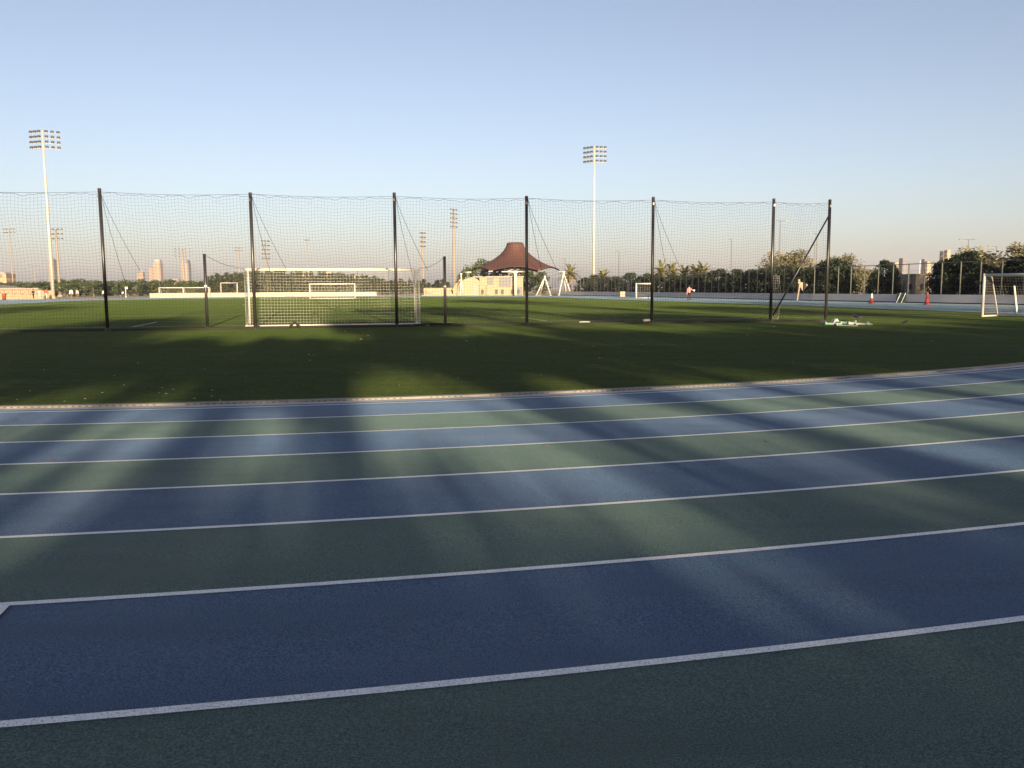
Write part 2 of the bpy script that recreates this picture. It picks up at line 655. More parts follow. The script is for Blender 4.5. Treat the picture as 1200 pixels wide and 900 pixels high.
def make_goal(label, loc, rz, wdt=7.32, h=2.44, d0=1.0, d1=2.0, r=0.06, cell=0.12, group=None, thread=0.0032, nets=True, stanchion=True, backbar=True, nmat='whitecord'):
    """mouth along local X facing -Y, net towards +Y; d0 top depth, d1 ground depth"""
    g = thing('goal', label, 'goal', loc, rz, group)
    hw = wdt / 2
    for s in (-1, 1):
        MB().tube([(s * hw, 0, 0), (s * hw, 0, h + r)], r, 12).build('post', M['white'], g, True)
        MB().tube([(s * hw, r, 0.04), (s * hw, d1, 0.04)], r * 0.6, 8).build('side_bar', M['white'], g, True)
        if stanchion:
            MB().tube([(s * hw, r, h - 0.02), (s * hw, d0 * .8, h - 0.03), (s * hw, d0, h - 0.12), (s * hw, d1 - .02, 0.08)], r * 0.5, 8).build('stanchion', M['white'], g, True)
    MB().tube([(-hw + r, 0, h), (hw - r, 0, h)], r, 12).build('crossbar', M['white'], g, True)
    if backbar:
        MB().tube([(-hw, d1, 0.045), (hw, d1, 0.045)], r * 0.6, 8).build('back_bar', M['white'], g, True)
    if nets:
        mb = MB()
        nw, nh, nd0 = round(wdt / cell), round(h / cell), max(1, round(d0 / cell))
        nd = max(2, round(d1 / cell))

        def back(u, v):
            sag = 0.16 * math.sin(PI * u) * math.sin(PI * min(1, v * 1.0)) + 0.02 * math.sin(u * 23 + v * 5)
            return Vector(((u - .5) * wdt, d1 + (d0 - d1) * v + sag * (0.7 if v < .99 else 0), .05 + (h - .07) * v - 0.05 * math.sin(PI * u) * v))

        def top(u, v):
            return Vector(((u - .5) * wdt, d0 * v, h - 0.02 - .05 * math.sin(PI * u) * v - 0.04 * math.sin(PI * v)))
        grid_net(mb, back, nw, nh, thread)
        grid_net(mb, top, nw, nd0, thread)
        for s in (-1, 1):
            def side(u, v, s=s):
                return Vector((s * hw + s * 0.03 * math.sin(PI * u) * math.sin(PI * v), (d1 + (d0 - d1) * v) * u, .05 + (h - .07) * v))
            grid_net(mb, side, nd, nh, thread)
        mb.build('net', M[nmat], g)
    return g


# full-size goal just beyond the barrier net; its back faces the camera
GL = fld(-0.72, -10.2)
goal_rz = TILT + PI
make_goal('full-size white goal with a box net seen from behind, just beyond the tall barrier net', GL, goal_rz, d0=1.85, d1=1.95, stanchion=False, thread=0.0031, r=0.052, cell=0.13)
MATG = Matrix.Translation(GL) @ Matrix.Rotation(goal_rz, 4, 'Z')


# far goals
make_goal('full-size white goal facing the camera at the far end of the pitch', fld(0.6, 94.8), TILT, d0=.9, d1=1.9, thread=0.004, cell=0.24, r=0.09)
p = on_ground(201, 348.4)
make_goal('small white goal below the sandstone towers, first of the far pair', at(201, 348.6, 166.0) * 1, R(4), wdt=4.6, h=1.9, d0=0.9, d1=1.6, thread=0.004, cell=0.25, r=0.085)
make_goal('small white goal next to the short black post, second of the far pair', at(230.5, 348.6, 167.0) * 1, R(4), wdt=4.9, h=1.9, d0=0.9, d1=1.6, thread=0.004, cell=0.25, r=0.085)
for o in list(scene.objects):
    if o.type == 'EMPTY' and o.get('category') == 'goal' and o.location.y > 150:
        o.location.z = gz(o.location.x, o.location.y)
q = at(269, 347, 172)
g = make_goal('taller pale goal frame half turned in front of the casuarinas behind the cream wall', (q.x, q.y, 0.05), R(28), wdt=3.2, h=2.9, d0=.7, d1=1.6, nets=False, r=0.06)
q = at(755, 348.5, 119)
make_goal('narrow white goal in front of the long wall, seen past a net post', (q.x, q.y, gz(q.x, q.y)), R(-14), wdt=2.3, h=2.05, d0=.8, d1=1.4, thread=0.004, cell=0.25, r=0.09)
# goal by the edge of the track with its transport wheel
q = on_ground(1151, 371.3)
gdir = Vector((0.557, -0.83, 0))
grz = math.atan2(gdir.y, gdir.x)
hwid = 2.5
g = make_goal('white goal with transport wheel parked side-on at the turf edge near traffic cones', (q.x + gdir.x * hwid, q.y + gdir.y * hwid, 0.0), grz, wdt=5.0, h=2.1, d0=0.75, d1=1.55, r=0.065, cell=0.14, thread=0.004, nmat='greycord')
wl = MB()
prof = [(0.0, -.055), (0.13, -.055), (0.2, -.045), (0.22, 0.0), (0.2, .045), (0.13, .055), (0.0, .055)]
wl.lathe(prof[1:-1], 20)
wh = wl.build('wheel', M['tyre'], g, True)
wh.location = (-hwid + 2.05, 0.75, 0.22)
wh.rotation_euler = (0, R(90), R(35))
hb = MB().lathe([(0.12, -.062), (0.12, .062)], 16).build('hub', M['hub'], wh, True)
MB().tube([(-hwid + 2.05, 0.75, 0.22), (-hwid + 2.05, 1.5, 0.3)], 0.03, 8).build('axle', M['white'], g)
MB().tube([(-hwid + 0.95, 1.55, 0.05), (-hwid + 1.0, 0.95, 1.55)], 0.05, 8).build('stanchion', M['white'], g)

# ------------------------------------------------------------------ barrier net
FA, FB = Vector((-16.0, 32.55, 0)), Vector((14.3, 38.2, 0))
FD = (FB - FA).normalized()
FN = Vector((-FD.y, FD.x, 0))


def on_fence(px):
    d = ray(px, 400)
    d2 = Vector((d.x, d.y, 0))
    # FA + s*FD = t*d2
    det = FD.x * (-d2.y) + FD.y * d2.x
    s = (-FA.x * (-d2.y) - FA.y * d2.x) / det
    return s


post_px = [(127, 222, 'first'), (300, 227, ''), (465.5, 227, ''), (617.5, 231, ''), (763.3, 232, ''), (902, 234, ''), (966.5, 235, '')]
post_label = ['tall black net post nearest the big floodlight with the grandstand',
              'tall black net post in front of the goal, nearer its short companion post',
              'tall black net post before the far goal upright, second of the two at the goal',
              'tall black net post that stands in front of the tent roof',
              'tall black net post in front of the narrow far goal and palms',
              'tall black net post where the diagonal brace meets the ground',
              'tall black end post of the barrier net carrying the diagonal brace']
S_post = []
for (px, ty, _), lb in zip(post_px, post_label):
    s = on_fence(px)
    S_post.append(s)
    b = FA + FD * s
    H = at(px, ty, b.y).z
    t = thing('net_post', lb, 'post', (b.x, b.y, 0), 0, 'tall posts of the barrier net')
    MB().tube([(0, 0, 0), (0, 0, H - 0.02)], 0.064, 14).build('pole', M['blackpost'], t, True)
    MB().lathe([(0.072, H - 0.02), (0.072, H + 0.01), (0.05, H + 0.05)], 14).build('cap', M['blackpost'], t, True)
    MB().lathe([(0.14, 0.0), (0.14, 0.02), (0.085, 0.03), (0.085, 0.12)], 14).build('base_sleeve', M['blackpost'], t, True)
    MB().box((0, -0.09, H - 0.25), (0.06, 0.05, 0.1)).build('pulley', M['blackpost'], t)
    MB().tube([(0.03, -0.1, H - 0.3), (0.05, -0.09, H * .5), (0.03, -0.09, 1.3)], 0.006, 5).build('halyard', M['rope'], t)
    if px > 950:
        tgt = FA + FD * (on_fence(902.0) + 0.12) - b
        a0 = Vector((0, 0, 4.75))
        a1 = Vector((tgt.x, tgt.y, 0.28))
        MB().tube([a0, a1], 0.035, 10).build('brace', M['blackpost'], t, True)
        MB().tube([a0 + Vector((.0, .08, 0)), Vector((0.12, 0.1, 2.6)), Vector((0.02, .09, 0.4))], 0.012, 6).build('rope', M['rope'], t)

net = thing('barrier_net', 'tall black square-mesh ball net hung across the pitch behind the goal', 'net', (FA.x, FA.y, 0), 0)
S_all = [S_post[0] - 6.3] + S_post
CELL = 0.125


def make_bay(s0, s1, k):
    rnd = random.Random(40 + k)
    L = s1 - s0
    nx = max(6, round(L / CELL))
    top0 = 5.22
    nz = 42
    ph = rnd.uniform(0, 6)
    nsc = max(3, round(L / 0.5))

    def P(u, v):
        x = s0 + u * L + 0.05 * math.sin(v * 7 + ph + u * 3) * math.sin(PI * u)
        fold = math.exp(-u * 9.0)
        sag = math.sin(PI * u) * (0.04 + 0.13 * v - 0.10 * v ** 6)
        z = 0.06 + (top0 - 0.06) * v - sag + 0.05 * fold * v * v
        z += 0.035 * math.sin(u * 13 + ph + v * 4) * (1 - v) + 0.025 * math.sin(u * 31 + v * 9 + ph)
        if v > 0.97:
            z -= 0.075 * abs(math.sin(PI * u * nsc)) * (0.6 + 0.4 * math.sin(u * 40 + ph)) - 0.02
        y = 0.22 * math.sin(PI * u) * math.sin(PI * v * .9) * math.sin(ph + u * 4) + 0.05 * math.sin(u * 17 + v * 6 + ph)
        p = FD * x + FN * y
        return Vector((p.x, p.y, max(0.03, z)))
    m_ = MB()
    for i in range(nx + 1):
        m_.tube([P(i / nx, j / 21) for j in range(22)], 0.003, 3, False)
    for j in range(nz + 1):
        ns = nx if j < nz else nsc * 4
        m_.tube([P(i / ns, j / nz) for i in range(ns + 1)], 0.003 if j < nz else 0.007, 3, False)
    pan = m_.build('net_panel', M['blackcord'], net)
    tr = []
    for i in range(25):
        u = i / 24
        q = FD * (s0 + u * L)
        tr.append((q.x, q.y, top0 + 0.06 - 0.07 * math.sin(PI * u)))
    MB().tube(tr, 0.006, 4).build('top_cord', M['rope'], net)
    # gathered fold running diagonally down from the post
    if k > 0 and k < 6:
        for du, zz in ((1.25, 2.3), (0.75, 1.6)):
            pts = []
            for i in range(9):
                tt = i / 8
                q = FD * (s0 + 0.05 + du * (tt ** 1.15)) + FN * (-0.03)
                pts.append((q.x, q.y, 5.25 + (zz - 5.25) * tt))
            MB().tube(pts, 0.0075, 4).build('fold_cord', M['rope'], net)


for k in range(len(S_all) - 1):
    make_bay(S_all[k], S_all[k + 1], k)
# heavy rope along the bottom edge
pts = []
n = 330
rnd = random.Random(3)
s_h = on_fence(346)
s_g0, s_g1 = on_fence(478), on_fence(545)
for i in range(n + 1):
    s = S_all[0] + (S_all[-1] - S_all[0]) * i / n
    z = 0.03 + 0.02 * max(0, mnoise.noise(Vector((s * 0.9, 2, 0))))
    y = 0.16 * mnoise.noise(Vector((s * 0.5, 7, 0))) + 0.06 * mnoise.noise(Vector((s * 1.7, 1, 0)))
    z += 0.22 * math.exp(-((s - s_h) / 0.13) ** 2)
    if s_g0 < s < s_g1:
        y += 0.55 * math.sin(PI * (s - s_g0) / (s_g1 - s_g0))
        z += 0.05 * math.sin(PI * (s - s_g0) / (s_g1 - s_g0))
    q = FD * s + FN * y
    pts.append((q.x, q.y, z))
MB().tube(pts, 0.05, 8).build('bottom_rope', M['rope'], net, True)
# loose end of pale netting gathered beside the braced post
m_ = MB()
s0 = on_fence(905)


def PB(u, v):
    q = FD * (s0 + 0.02 + 0.42 * u * (0.6 + 0.4 * v) + 0.1 * math.sin(v * 5)) + FN * (0.12 + 0.05 * math.sin(v * 9 + u * 5))
    return Vector((q.x, q.y, 0.05 + 2.0 * v))


grid_net(m_, PB, 4, 18, 0.006)
m_.build('gathered_net', M['greycord'], net)

# short posts that stretch the goal net
for px, ty, by, lb, corner in ((243.3, 297.5, 384, 'short black post beside the far pair of small goals, tied to the goal net', 1),
                               (522, 300.5, 381.5, 'short black post in front of the low concrete terrace, tied to the goal net', -1)):
    b = on_ground(px, by)
    H = at(px, ty, b.y).z
    t = thing('net_support_post', lb, 'post', b, 0, 'short posts holding the goal net')
    MB().tube([(0, 0, 0), (0, 0, H)], 0.06, 12).build('pole', M['blackpost'], t, True)
    MB().lathe([(0.065, H * .55), (0.065, H * .55 + .09)], 12).build('clip_band', M['white'], t, True)
    cpt = MATG @ Vector((corner * 3.66, 1.85, 2.44))
    a = Vector((0, 0, H - 0.03))
    e = cpt - b
    pts = [a.lerp(e, i / 10) + Vector((0, 0, -0.12 * math.sin(PI * i / 10))) for i in range(11)]
    MB().tube(pts, 0.008, 5).build('tie_rope', M['rope'], t)
    bb = MB().lathe([(0.1, 0.0), (0.1, 0.03), (0.07, 0.04)], 12).build('base_sleeve', M['blackpost'], t, True)


# ------------------------------------------------------------------ floodlight masts
def make_flood(label, loc, H, rz, r0=0.62, r1=0.24, wing=3.3, rows=4, per=3, mat='galv', gap=1.02, spread=28, size=1.0, group=None):
    t = thing('floodlight_mast', label, 'floodlight', loc, rz, group)
    MB().tube([(0, 0, 0), (0, 0, H * .35), (0, 0, H * .7), (0, 0, H)], r0, 16, True, 0, r1).build('mast', M[mat], t, True)
    MB().lathe([(r0 * 1.7, -0.1), (r0 * 1.7, 0.25), (r0 * 1.05, 0.3), (r0 * 1.05, 0.5)], 16).build('base_plinth', M['conc'], t)
    for k in range(rows):
        z = H - 0.4 - k * gap
        cb = MB()
        for s in (-1, 1):
            a = R(spread) * s
            cb.tube([(0, -r1, z), (s * wing * math.cos(a), -r1 - wing * abs(math.sin(a)) * -1 * 1, z)], 0.055 * size, 6)
        cbo = cb.build('crossarm', M[mat], t)
        for s in (-1, 1):
            a = R(spread) * s
            for i in range(per):
                f = (i + 0.75) / per * wing * 0.98
                x, y = s * f * math.cos(a), -r1 + f * abs(math.sin(a))
                ln = MB()
                ln.box((x, y - 0.25, z + 0.30 * size), (0.62 * size, 0.34 * size, 0.33 * size), a * 0.6, 0, R(-28))
                lo = ln.build('lamp', M['lampbox'], cbo)
                ln2 = MB()
                ln2.box((x, y - 0.25, z + 0.06 * size), (0.12 * size, 0.12 * size, 0.24 * size), a)
                ln2.build('lamp_bracket', M['galv'], cbo)
    return t


q = on_ground(66, 349)
make_flood('tall grey floodlight mast rising behind the grandstand, four rows of lamps', (at(62.5, 349, 174).x, 174, 0), 33.6, R(8), wing=3.3, r0=0.38, r1=0.15)
make_flood('tall grey floodlight mast rising between the tent and the palms', (at(695.5, 345, 196).x, 196, 0), 33.5, R(-14), wing=2.95, r0=0.38, r1=0.15)
# more distant stadium masts
far_masts = [
    (15.5, 335, 268, 330, 'slim distant mast with a flat lamp rack beside the grandstand dome', 2.2, 2, 0.28),
    (70.5, 347, 268, 236, 'distant peach mast close behind the big grandstand floodlight', 1.9, 3, 0.42),
    (215.5, 330, 291, 420, 'wide distant lamp mast in front of the dark striped tower', 4.2, 4, 0.75),
    (281.5, 338, 290, 420, 'slim distant mast with a small lamp rack above the goal corner', 2.0, 2, 0.4),
    (313, 335, 282, 300, 'distant peach mast with lamps stepped down one side, above the goal crossbar', 2.0, 5, 0.36),
    (361.5, 335, 281, 380, 'thin distant pole with a small dark lamp head above the pale blocks', 0.9, 1, 0.25),
    (496, 338, 272.5, 290, 'shorter distant peach mast beside the goal upright near the terrace', 1.6, 4, 0.42),
    (532.5, 333, 245, 300, 'broad distant peach mast rising over the low concrete terrace', 2.4, 5, 0.66),
    (41.5, 334, 311, 500, 'faint far T-shaped lamp pole behind the grandstand trees', 3.0, 1, 0.3),
]
for px, by, ty, D, lb, wing, rows, r0 in far_masts:
    q = at(px, by, D)
    z1 = at(px, ty, D).z
    side = px in (313, 496, 532.5)
    make_flood(lb, (q.x, D, 0), z1, R(62) if side else R(5), r0=r0, r1=r0 * .55, wing=wing, rows=rows, per=2, mat='peach', gap=1.5 if side else 1.3, spread=12, size=0.85, group='distant floodlight masts')


# slender street lamps beyond the long wall
def make_lamp(label, px, ty, D, double=True, arm=1.0):
    q = at(px, ty, D)
    t = thing('street_lamp', label, 'street lamp', (q.x, D, 0), 0, 'street lamps beyond the wall')
    H = q.z
    MB().tube([(0, 0, 0), (0, 0, H)], 0.10, 8, True, 0, 0.06).build('pole', M['lamppole'], t)
    for s in ((-1, 1) if double else (-1,)):
        MB().tube([(0, 0, H - 0.05), (s * arm, 0, H)], 0.05, 6).build('arm', M['lamppole'], t)
        MB().box((s * (arm + .25), 0, H + 0.01), (0.75, 0.3, 0.14)).build('lamp_head', M['lampbox'], t)
    return t


make_lamp('single-arm street lamp above the tent support frames', 662, 303, 200, False)
make_lamp('single-arm street lamp between the big floodlight and the narrow goal', 725.5, 294, 190, False)
make_lamp('single-arm street lamp above the row of dark trees, by itself', 857.5, 280.5, 175, False)
make_lamp('tall double-arm street lamp next to the braced net post', 914.5, 258.5, 165)
make_lamp('double-arm street lamp just inside the end post, the taller one', 957.5, 273.5, 180, False)
make_lamp('lower double-arm street lamp just inside the end post', 955, 286.5, 240)
make_lamp('double-arm street lamp over the widest dark tree', 1135.3, 280.5, 150)
make_lamp('small double-arm street lamp in the gap of the pale treetops', 1159, 292, 210)
make_lamp('single-arm street lamp over the parked goal', 1168, 288.5, 160, False)


# ------------------------------------------------------------------ trees
def leaf_quad(m, c, s, rnd, flat=0.0):
    a = Vector((rnd.gauss(0, 1), rnd.gauss(0, 1), rnd.gauss(0, 1) * (1 - flat)))
    a.normalize()
    b = a.cross(Vector((rnd.gauss(0, 1), rnd.gauss(0, 1), rnd.gauss(0, 1))))
    if b.length < 1e-4:
        b = Vector((0, 0, 1))
    b.normalize()
    a = a * s
    b = b * s * rnd.uniform(0.4, 0.7)
    m.quad(c - a, c - b * .9 + a * .1, c + a, c + b)


def broad_meshes(seed, h=6.0, wd=5.0, base=1.2, nclump=26, per=52, leaf=0.2, pointy=0.0):
    rnd = random.Random(seed)
    crown, trunk = MB(), MB()
    trunk.tube([(0, 0, -0.05), (0.05, 0, h * .2), (rnd.uniform(-.2, .2), rnd.uniform(-.2, .2), h * .5), (0, 0, h * .8)], 0.16 * h / 6, 7, True, 0, 0.04)
    for k in range(nclump):
        th = rnd.uniform(0, 2 * PI)
        v = (k + rnd.random()) / nclump
        z = base + (h - base) * (0.08 + 0.86 * v)
        env = math.sqrt(max(0.02, 1 - (2 * v - 0.9) ** 2 * 0.95)) if v < 0.95 else 0.35
        env *= (1 - pointy * v)
        rr = wd / 2 * env * (0.35 + 0.6 * math.sqrt(rnd.random()))
        c = Vector((rr * math.cos(th), rr * math.sin(th), z))
        if rnd.random() < 0.45:
            trunk.tube([(0, 0, max(0.3, z - rr * .8)), tuple(c * 0.6 + Vector((0, 0, z * .4 - .2))), tuple(c)], 0.045 * h / 6, 4, False, 0, 0.015)
        cr = wd * rnd.uniform(0.13, 0.22) * (1 - pointy * v * .6)
        for i in range(per):
            d = Vector((rnd.gauss(0, 1), rnd.gauss(0, 1), rnd.gauss(0, 1)))
            d.normalize()
            d *= cr * (0.45 + 0.65 * rnd.random())
            d.z *= 0.75
            leaf_quad(crown, c + d, leaf * rnd.uniform(.7, 1.3), rnd)
    return crown, trunk


def pine_meshes(seed, h=7.0, wd=3.2, leaf=0.24):
    rnd = random.Random(seed)
    crown, trunk = MB(), MB()
    trunk.tube([(0, 0, -0.05), (0, 0, h * .97)], 0.13, 6, True, 0, 0.02)
    n = 34
    for k in range(n):
        v = (k + rnd.random()) / n
        z = 0.6 + (h - 0.6) * v
        rr = wd / 2 * (1 - v) ** 0.8 * rnd.uniform(0.65, 1.15) + 0.12
        th = k * 2.4 + rnd.uniform(-.4, .4)
        tip = Vector((rr * math.cos(th), rr * math.sin(th), z + rr * 0.35))
        trunk.tube([(0, 0, z), tuple(tip)], 0.025, 3, False, 0, 0.008)
        for i in range(30):
            f = rnd.uniform(0.15, 1.08)
            c = Vector((0, 0, z)).lerp(tip, f) + Vector((rnd.gauss(0, .2), rnd.gauss(0, .2), rnd.gauss(0, .18)))
            leaf_quad(crown, c, leaf * rnd.uniform(.6, 1.2), rnd)
    return crown, trunk


def palm_meshes(seed, h=4.6, fr=2.2, nf=30):
    rnd = random.Random(seed)
    crown, dry, trunk = MB(), MB(), MB()
    lx, ly = rnd.uniform(-.25, .25), rnd.uniform(-.25, .25)
    prof = [0.24, 0.2, 0.19, 0.18, 0.2, 0.26]
    for i in range(5):
        a = Vector((lx * (i / 5) ** 2, ly * (i / 5) ** 2, h * i / 5 - (0.05 if i == 0 else 0)))
        b = Vector((lx * ((i + 1) / 5) ** 2, ly * ((i + 1) / 5) ** 2, h * (i + 1) / 5))
        trunk.tube([a, b], prof[i], 9, i == 4, 0, prof[i + 1])
    top = Vector((lx, ly, h))
    for k in range(nf):
        th = k * 2.399 + rnd.uniform(-.2, .2)
        el = R(82) - R(128) * (k / nf) + rnd.uniform(-.12, .12)
        ln = fr * rnd.uniform(.85, 1.1)
        m = crown if k < nf * .82 else dry
        p = top.copy()
        d = Vector((math.cos(th) * math.cos(el), math.sin(th) * math.cos(el), math.sin(el)))
        side = Vector((-math.sin(th), math.cos(th), 0))
        pts = [p.copy()]
        nseg = 9
        for i in range(nseg):
            p = p + d * ln / nseg
            d = (d + Vector((0, 0, -0.13))).normalized()
            pts.append(p.copy())
        m.tube(pts, 0.025, 3, False, 0, 0.008)
        for i in range(1, nseg + 1):
            q = pts[i]
            dd = (pts[i] - pts[i - 1]).normalized()
            for sub in (0.0, 0.5):
                qq = pts[i - 1].lerp(q, 1 - sub)
                for s in (-1, 1):
                    L = 0.52 * (1 - 0.5 * i / nseg) * rnd.uniform(.8, 1.2)
                    tipp = qq + side * s * L * .75 + dd * L * .6 + Vector((0, 0, -0.12 * L + rnd.uniform(-.05, .05)))
                    wv = dd * 0.11
                    m.quad(qq - wv, qq + wv, tipp + wv * .3, tipp - wv * .3)
    return crown, dry, trunk


def reg_tree(kind, meshes, mats, names):
    return [(n, m.mesh(kind + '_' + n, mt)) for n, m, mt in zip(names, meshes, mats) if m.v]


LIB = {'hedge': [], 'ficus': [], 'dusty': [], 'pine': [], 'palm': []}
for s in range(4):
    LIB['hedge'].append(reg_tree('hedge', broad_meshes(10 + s, 5.2, 5.0, 0.3, 26, 50, 0.24), (M['leaf_mid'], M['bark']), ('crown', 'trunk')))
    LIB['pine'].append(reg_tree('pine', pine_meshes(30 + s, 7.0, 3.0), (M['leaf_pine'], M['bark']), ('crown', 'trunk')))
    LIB['palm'].append(reg_tree('palm', palm_meshes(50 + s), (M['leaf_palm'], M['leaf_palmdry'], M['palmbark']), ('crown', 'dry_fronds', 'trunk')))
    LIB['ficus'].append(reg_tree('ficus', broad_meshes(20 + s, 4.6, 4.2, 0.15, 34, 90, 0.15, 0.25), (M['leaf_dark'], M['bark']), ('crown', 'trunk')))
for s in range(3):
    LIB['dusty'].append(reg_tree('dusty', broad_meshes(70 + s, 7.0, 6.0, 1.6, 30, 70, 0.17, 0.1), (M['leaf_dry'], M['bark']), ('crown', 'trunk')))


def plant(kind, name, label, loc, h, wd=None, group=None, rz=None, var=None):
    ref = {'hedge': (5.2, 5.0), 'ficus': (4.6, 4.2), 'dusty': (7.0, 6.0), 'pine': (7.0, 3.0), 'palm': (6.4, 4.4)}[kind]
    lib = LIB[kind]
    parts = lib[(var if var is not None else random.randrange(len(lib))) % len(lib)]
    t = thing(name, label, 'tree', loc, random.uniform(0, 6.28) if rz is None else rz, group)
    sz = h / ref[0]
    sx = sz if wd is None else wd / ref[1]
    t.scale = (sx, sx, sz)
    for n_, me in parts:
        obj(n_, me, t)
    return t


# far belt of low round trees behind the far bend, towards the grandstand
rnd = random.Random(5)
px = -22
k = 0
while px < 262:
    D = 232 + rnd.uniform(-9, 12) + (12 if k % 2 else 0)
    ty = 328.5 + rnd.uniform(-1.2, 1.6) if px > 36 else 332 + rnd.uniform(-1.5, 1)
    q = at(px, ty, D)
    plant('hedge', 'broadleaf_tree', 'low rounded green tree in the far belt behind the running track', (q.x, D, -0.05), q.z + 0.05, rnd.uniform(5.2, 6.6), 'low trees of the far belt')
    px += rnd.uniform(6.5, 9.5)
    k += 1
# taller casuarinas behind the goals
px = 243
while px < 528:
    D = 226 + rnd.uniform(-10, 14)
    if px < 300:
        ty = 322 - (px - 243) / 57 * 6
    elif px < 400:
        ty = 317.5 + (px - 300) / 100 * 4
    else:
        ty = 322 + (px - 400) / 100 * 8
    if px > 484:
        ty = 330
    q = at(px, ty + rnd.uniform(-3, 3.5), D)
    plant('pine', 'casuarina_tree', 'pointed grey-green casuarina tree in the far row behind the goals', (q.x, D, -0.05), q.z + 0.05, rnd.uniform(2.6, 3.8), 'casuarinas of the far row')
    px += rnd.uniform(4.2, 6.2)
# trees behind the pavilion
for px, ty, D, wd, lb in ((567, 305, 214, 7.5, 'big dark tree showing above the terrace just before the tent roof'),
                          (590, 314, 215, 7.5, 'dark tree behind the pavilion under the tent canopy'),
                          (614, 314, 216, 7, 'dark tree behind the white pavilion column'),
                          (634, 319, 214, 5, 'smaller dark tree between the pavilion and its support frames'),
                          (549, 313, 213, 5, 'small dark tree leaning out over the sloping terrace wall')):
    q = at(px, ty, D)
    plant('hedge', 'broadleaf_tree', lb, (q.x, D, -0.05), q.z + .05, wd, 'trees behind the pavilion')

# long wall with tall fence along the back straight
WP = [on_ground(1262, 363.5), on_ground(1180, 357.6), on_ground(1100, 356.2), on_ground(1020, 354.6), on_ground(850, 351.0)]
WP = [fld(51.6, -8), fld(49.6, 12), fld(48.8, 30), fld(48.6, 60), fld(48.6, 105), fld(47.5, 128)]


def wall_pt(s):
    acc = 0
    for a, b in zip(WP[:-1], WP[1:]):
        L = (b - a).length
        if s <= acc + L:
            return a.lerp(b, (s - acc) / L), (b - a).normalized()
        acc += L
    return WP[-1].copy(), (WP[-1] - WP[-2]).normalized()


WL = sum((b - a).length for a, b in zip(WP[:-1], WP[1:]))
WH = 0.86


def strip_wall(name, pts, h, th, mat, parent=None):
    m = MB()
    L, Rr = [], []
    for i, p in enumerate(pts):
        d = (pts[min(i + 1, len(pts) - 1)] - pts[max(i - 1, 0)]).normalized()
        n_ = Vector((-d.y, d.x, 0)) * th / 2
        L.append(p + n_)
        Rr.append(p - n_)
    b0 = -0.1
    for i in range(len(pts) - 1):
        for P_, Q_, za, zb in ((L[i], L[i + 1], b0, h), (Rr[i + 1], Rr[i], b0, h)):
            m.quad((P_.x, P_.y, za), (Q_.x, Q_.y, za), (Q_.x, Q_.y, zb), (P_.x, P_.y, zb))
        m.quad((L[i].x, L[i].y, h), (L[i + 1].x, L[i + 1].y, h), (Rr[i + 1].x, Rr[i + 1].y, h), (Rr[i].x, Rr[i].y, h))
    for A, B in ((L[0], Rr[0]), (Rr[-1], L[-1])):
        m.quad((A.x, A.y, b0), (A.x, A.y, h), (B.x, B.y, h), (B.x, B.y, b0))
    return m.build(name, mat, parent)


bw = thing('boundary_wall', 'long low white wall beside the back straight under the dark trees', 'wall')
strip_wall('wall_face', WP, WH, 0.22, M['wallwhite'], bw)
strip_wall('painted_base_shadow', [p + PX_ * -0.14 for p in WP], 0.20, 0.05, M['drain'], bw)  # dark strip painted as shade along the wall foot
fe = thing('tall_fence', 'tall grey post fence standing along the top of the long white wall', 'fence')
s = 1.0
top_pts = []
while s < WL:
    p, d = wall_pt(s)
    hh = 3.55
    MB().tube([(p.x, p.y, WH - 0.02), (p.x, p.y, hh)], 0.055, 7).build('fence_post', M['fencepost'], fe)
    top_pts.append((p.x, p.y, hh - 0.05))
    s += 1.95
MB().tube(top_pts, 0.035, 5).build('top_rail', M['fencepost'], fe)
m_ = MB()
for z in (1.5, 2.2, 2.9):
    m_.tube([(x, y, z) for x, y, _ in top_pts], 0.006, 3, False)
m_.build('tension_wire', M['fencepost'], fe)


# dark trees in a row behind that wall; px = column, ty = top row, off = metres behind the wall
def row_point(px, off):
    """point on the line parallel to the wall (off metres behind it) in image column px"""
    best = None
    d = ray(px, 340)
    k = d.x / d.y
    for i in range(0, 700):
        al = -12 + i * 0.25
        q = fld(49.2 + off, al)
        e = abs(q.x - k * q.y)
        if best is None or e < best[0]:
            best = (e, q)
    return best[1]


dark_row = [(684, 325, 3.0, 4.0), (697, 322, 3.0, 4.0), (711, 325, 3.4, 4), (722, 324, 2.6, 3.4), (738, 319.5, 2.6, 4.2), (750, 324, 2.5, 3.4), (759, 320, 2.5, 3.6), (774, 322, 2.6, 3.8),
            (789, 322, 2.6, 4.0), (803, 322, 2.5, 3.6), (815, 321, 2.5, 4.0), (826, 322, 2.4, 3.8), (840, 315, 2.4, 4.6), (853, 321, 2.3, 3.4), (868, 316, 2.3, 4.4), (881, 316, 2.3, 4.4), (893, 315, 2.3, 4.2), (904, 313, 2.3, 3.8), (916, 312, 2.3, 4.2), (930, 312, 2.3, 4.4),
            (946, 315, 2.2, 3.6), (968, 306, 3.0, 3.4), (982, 304, 3.0, 3.6), (1037, 305, 3.2, 2.7), (1026, 316, 3.0, 1.7), (1047, 317, 3.0, 1.5), (1100, 310, 3.2, 2.2), (1116, 299, 3.4, 3.0), (1131, 296, 3.4, 3.2), (1145, 305, 3.2, 2.6), (1163, 309, 2.4, 4.2), (1189, 300, 2.8, 4.8), (1206, 296, 2.8, 5.0), (1228, 296, 2.8, 5), (1255, 296, 2.8, 5), (1290, 290, 2.8, 5.5), (1330, 290, 2.8, 5.5)]
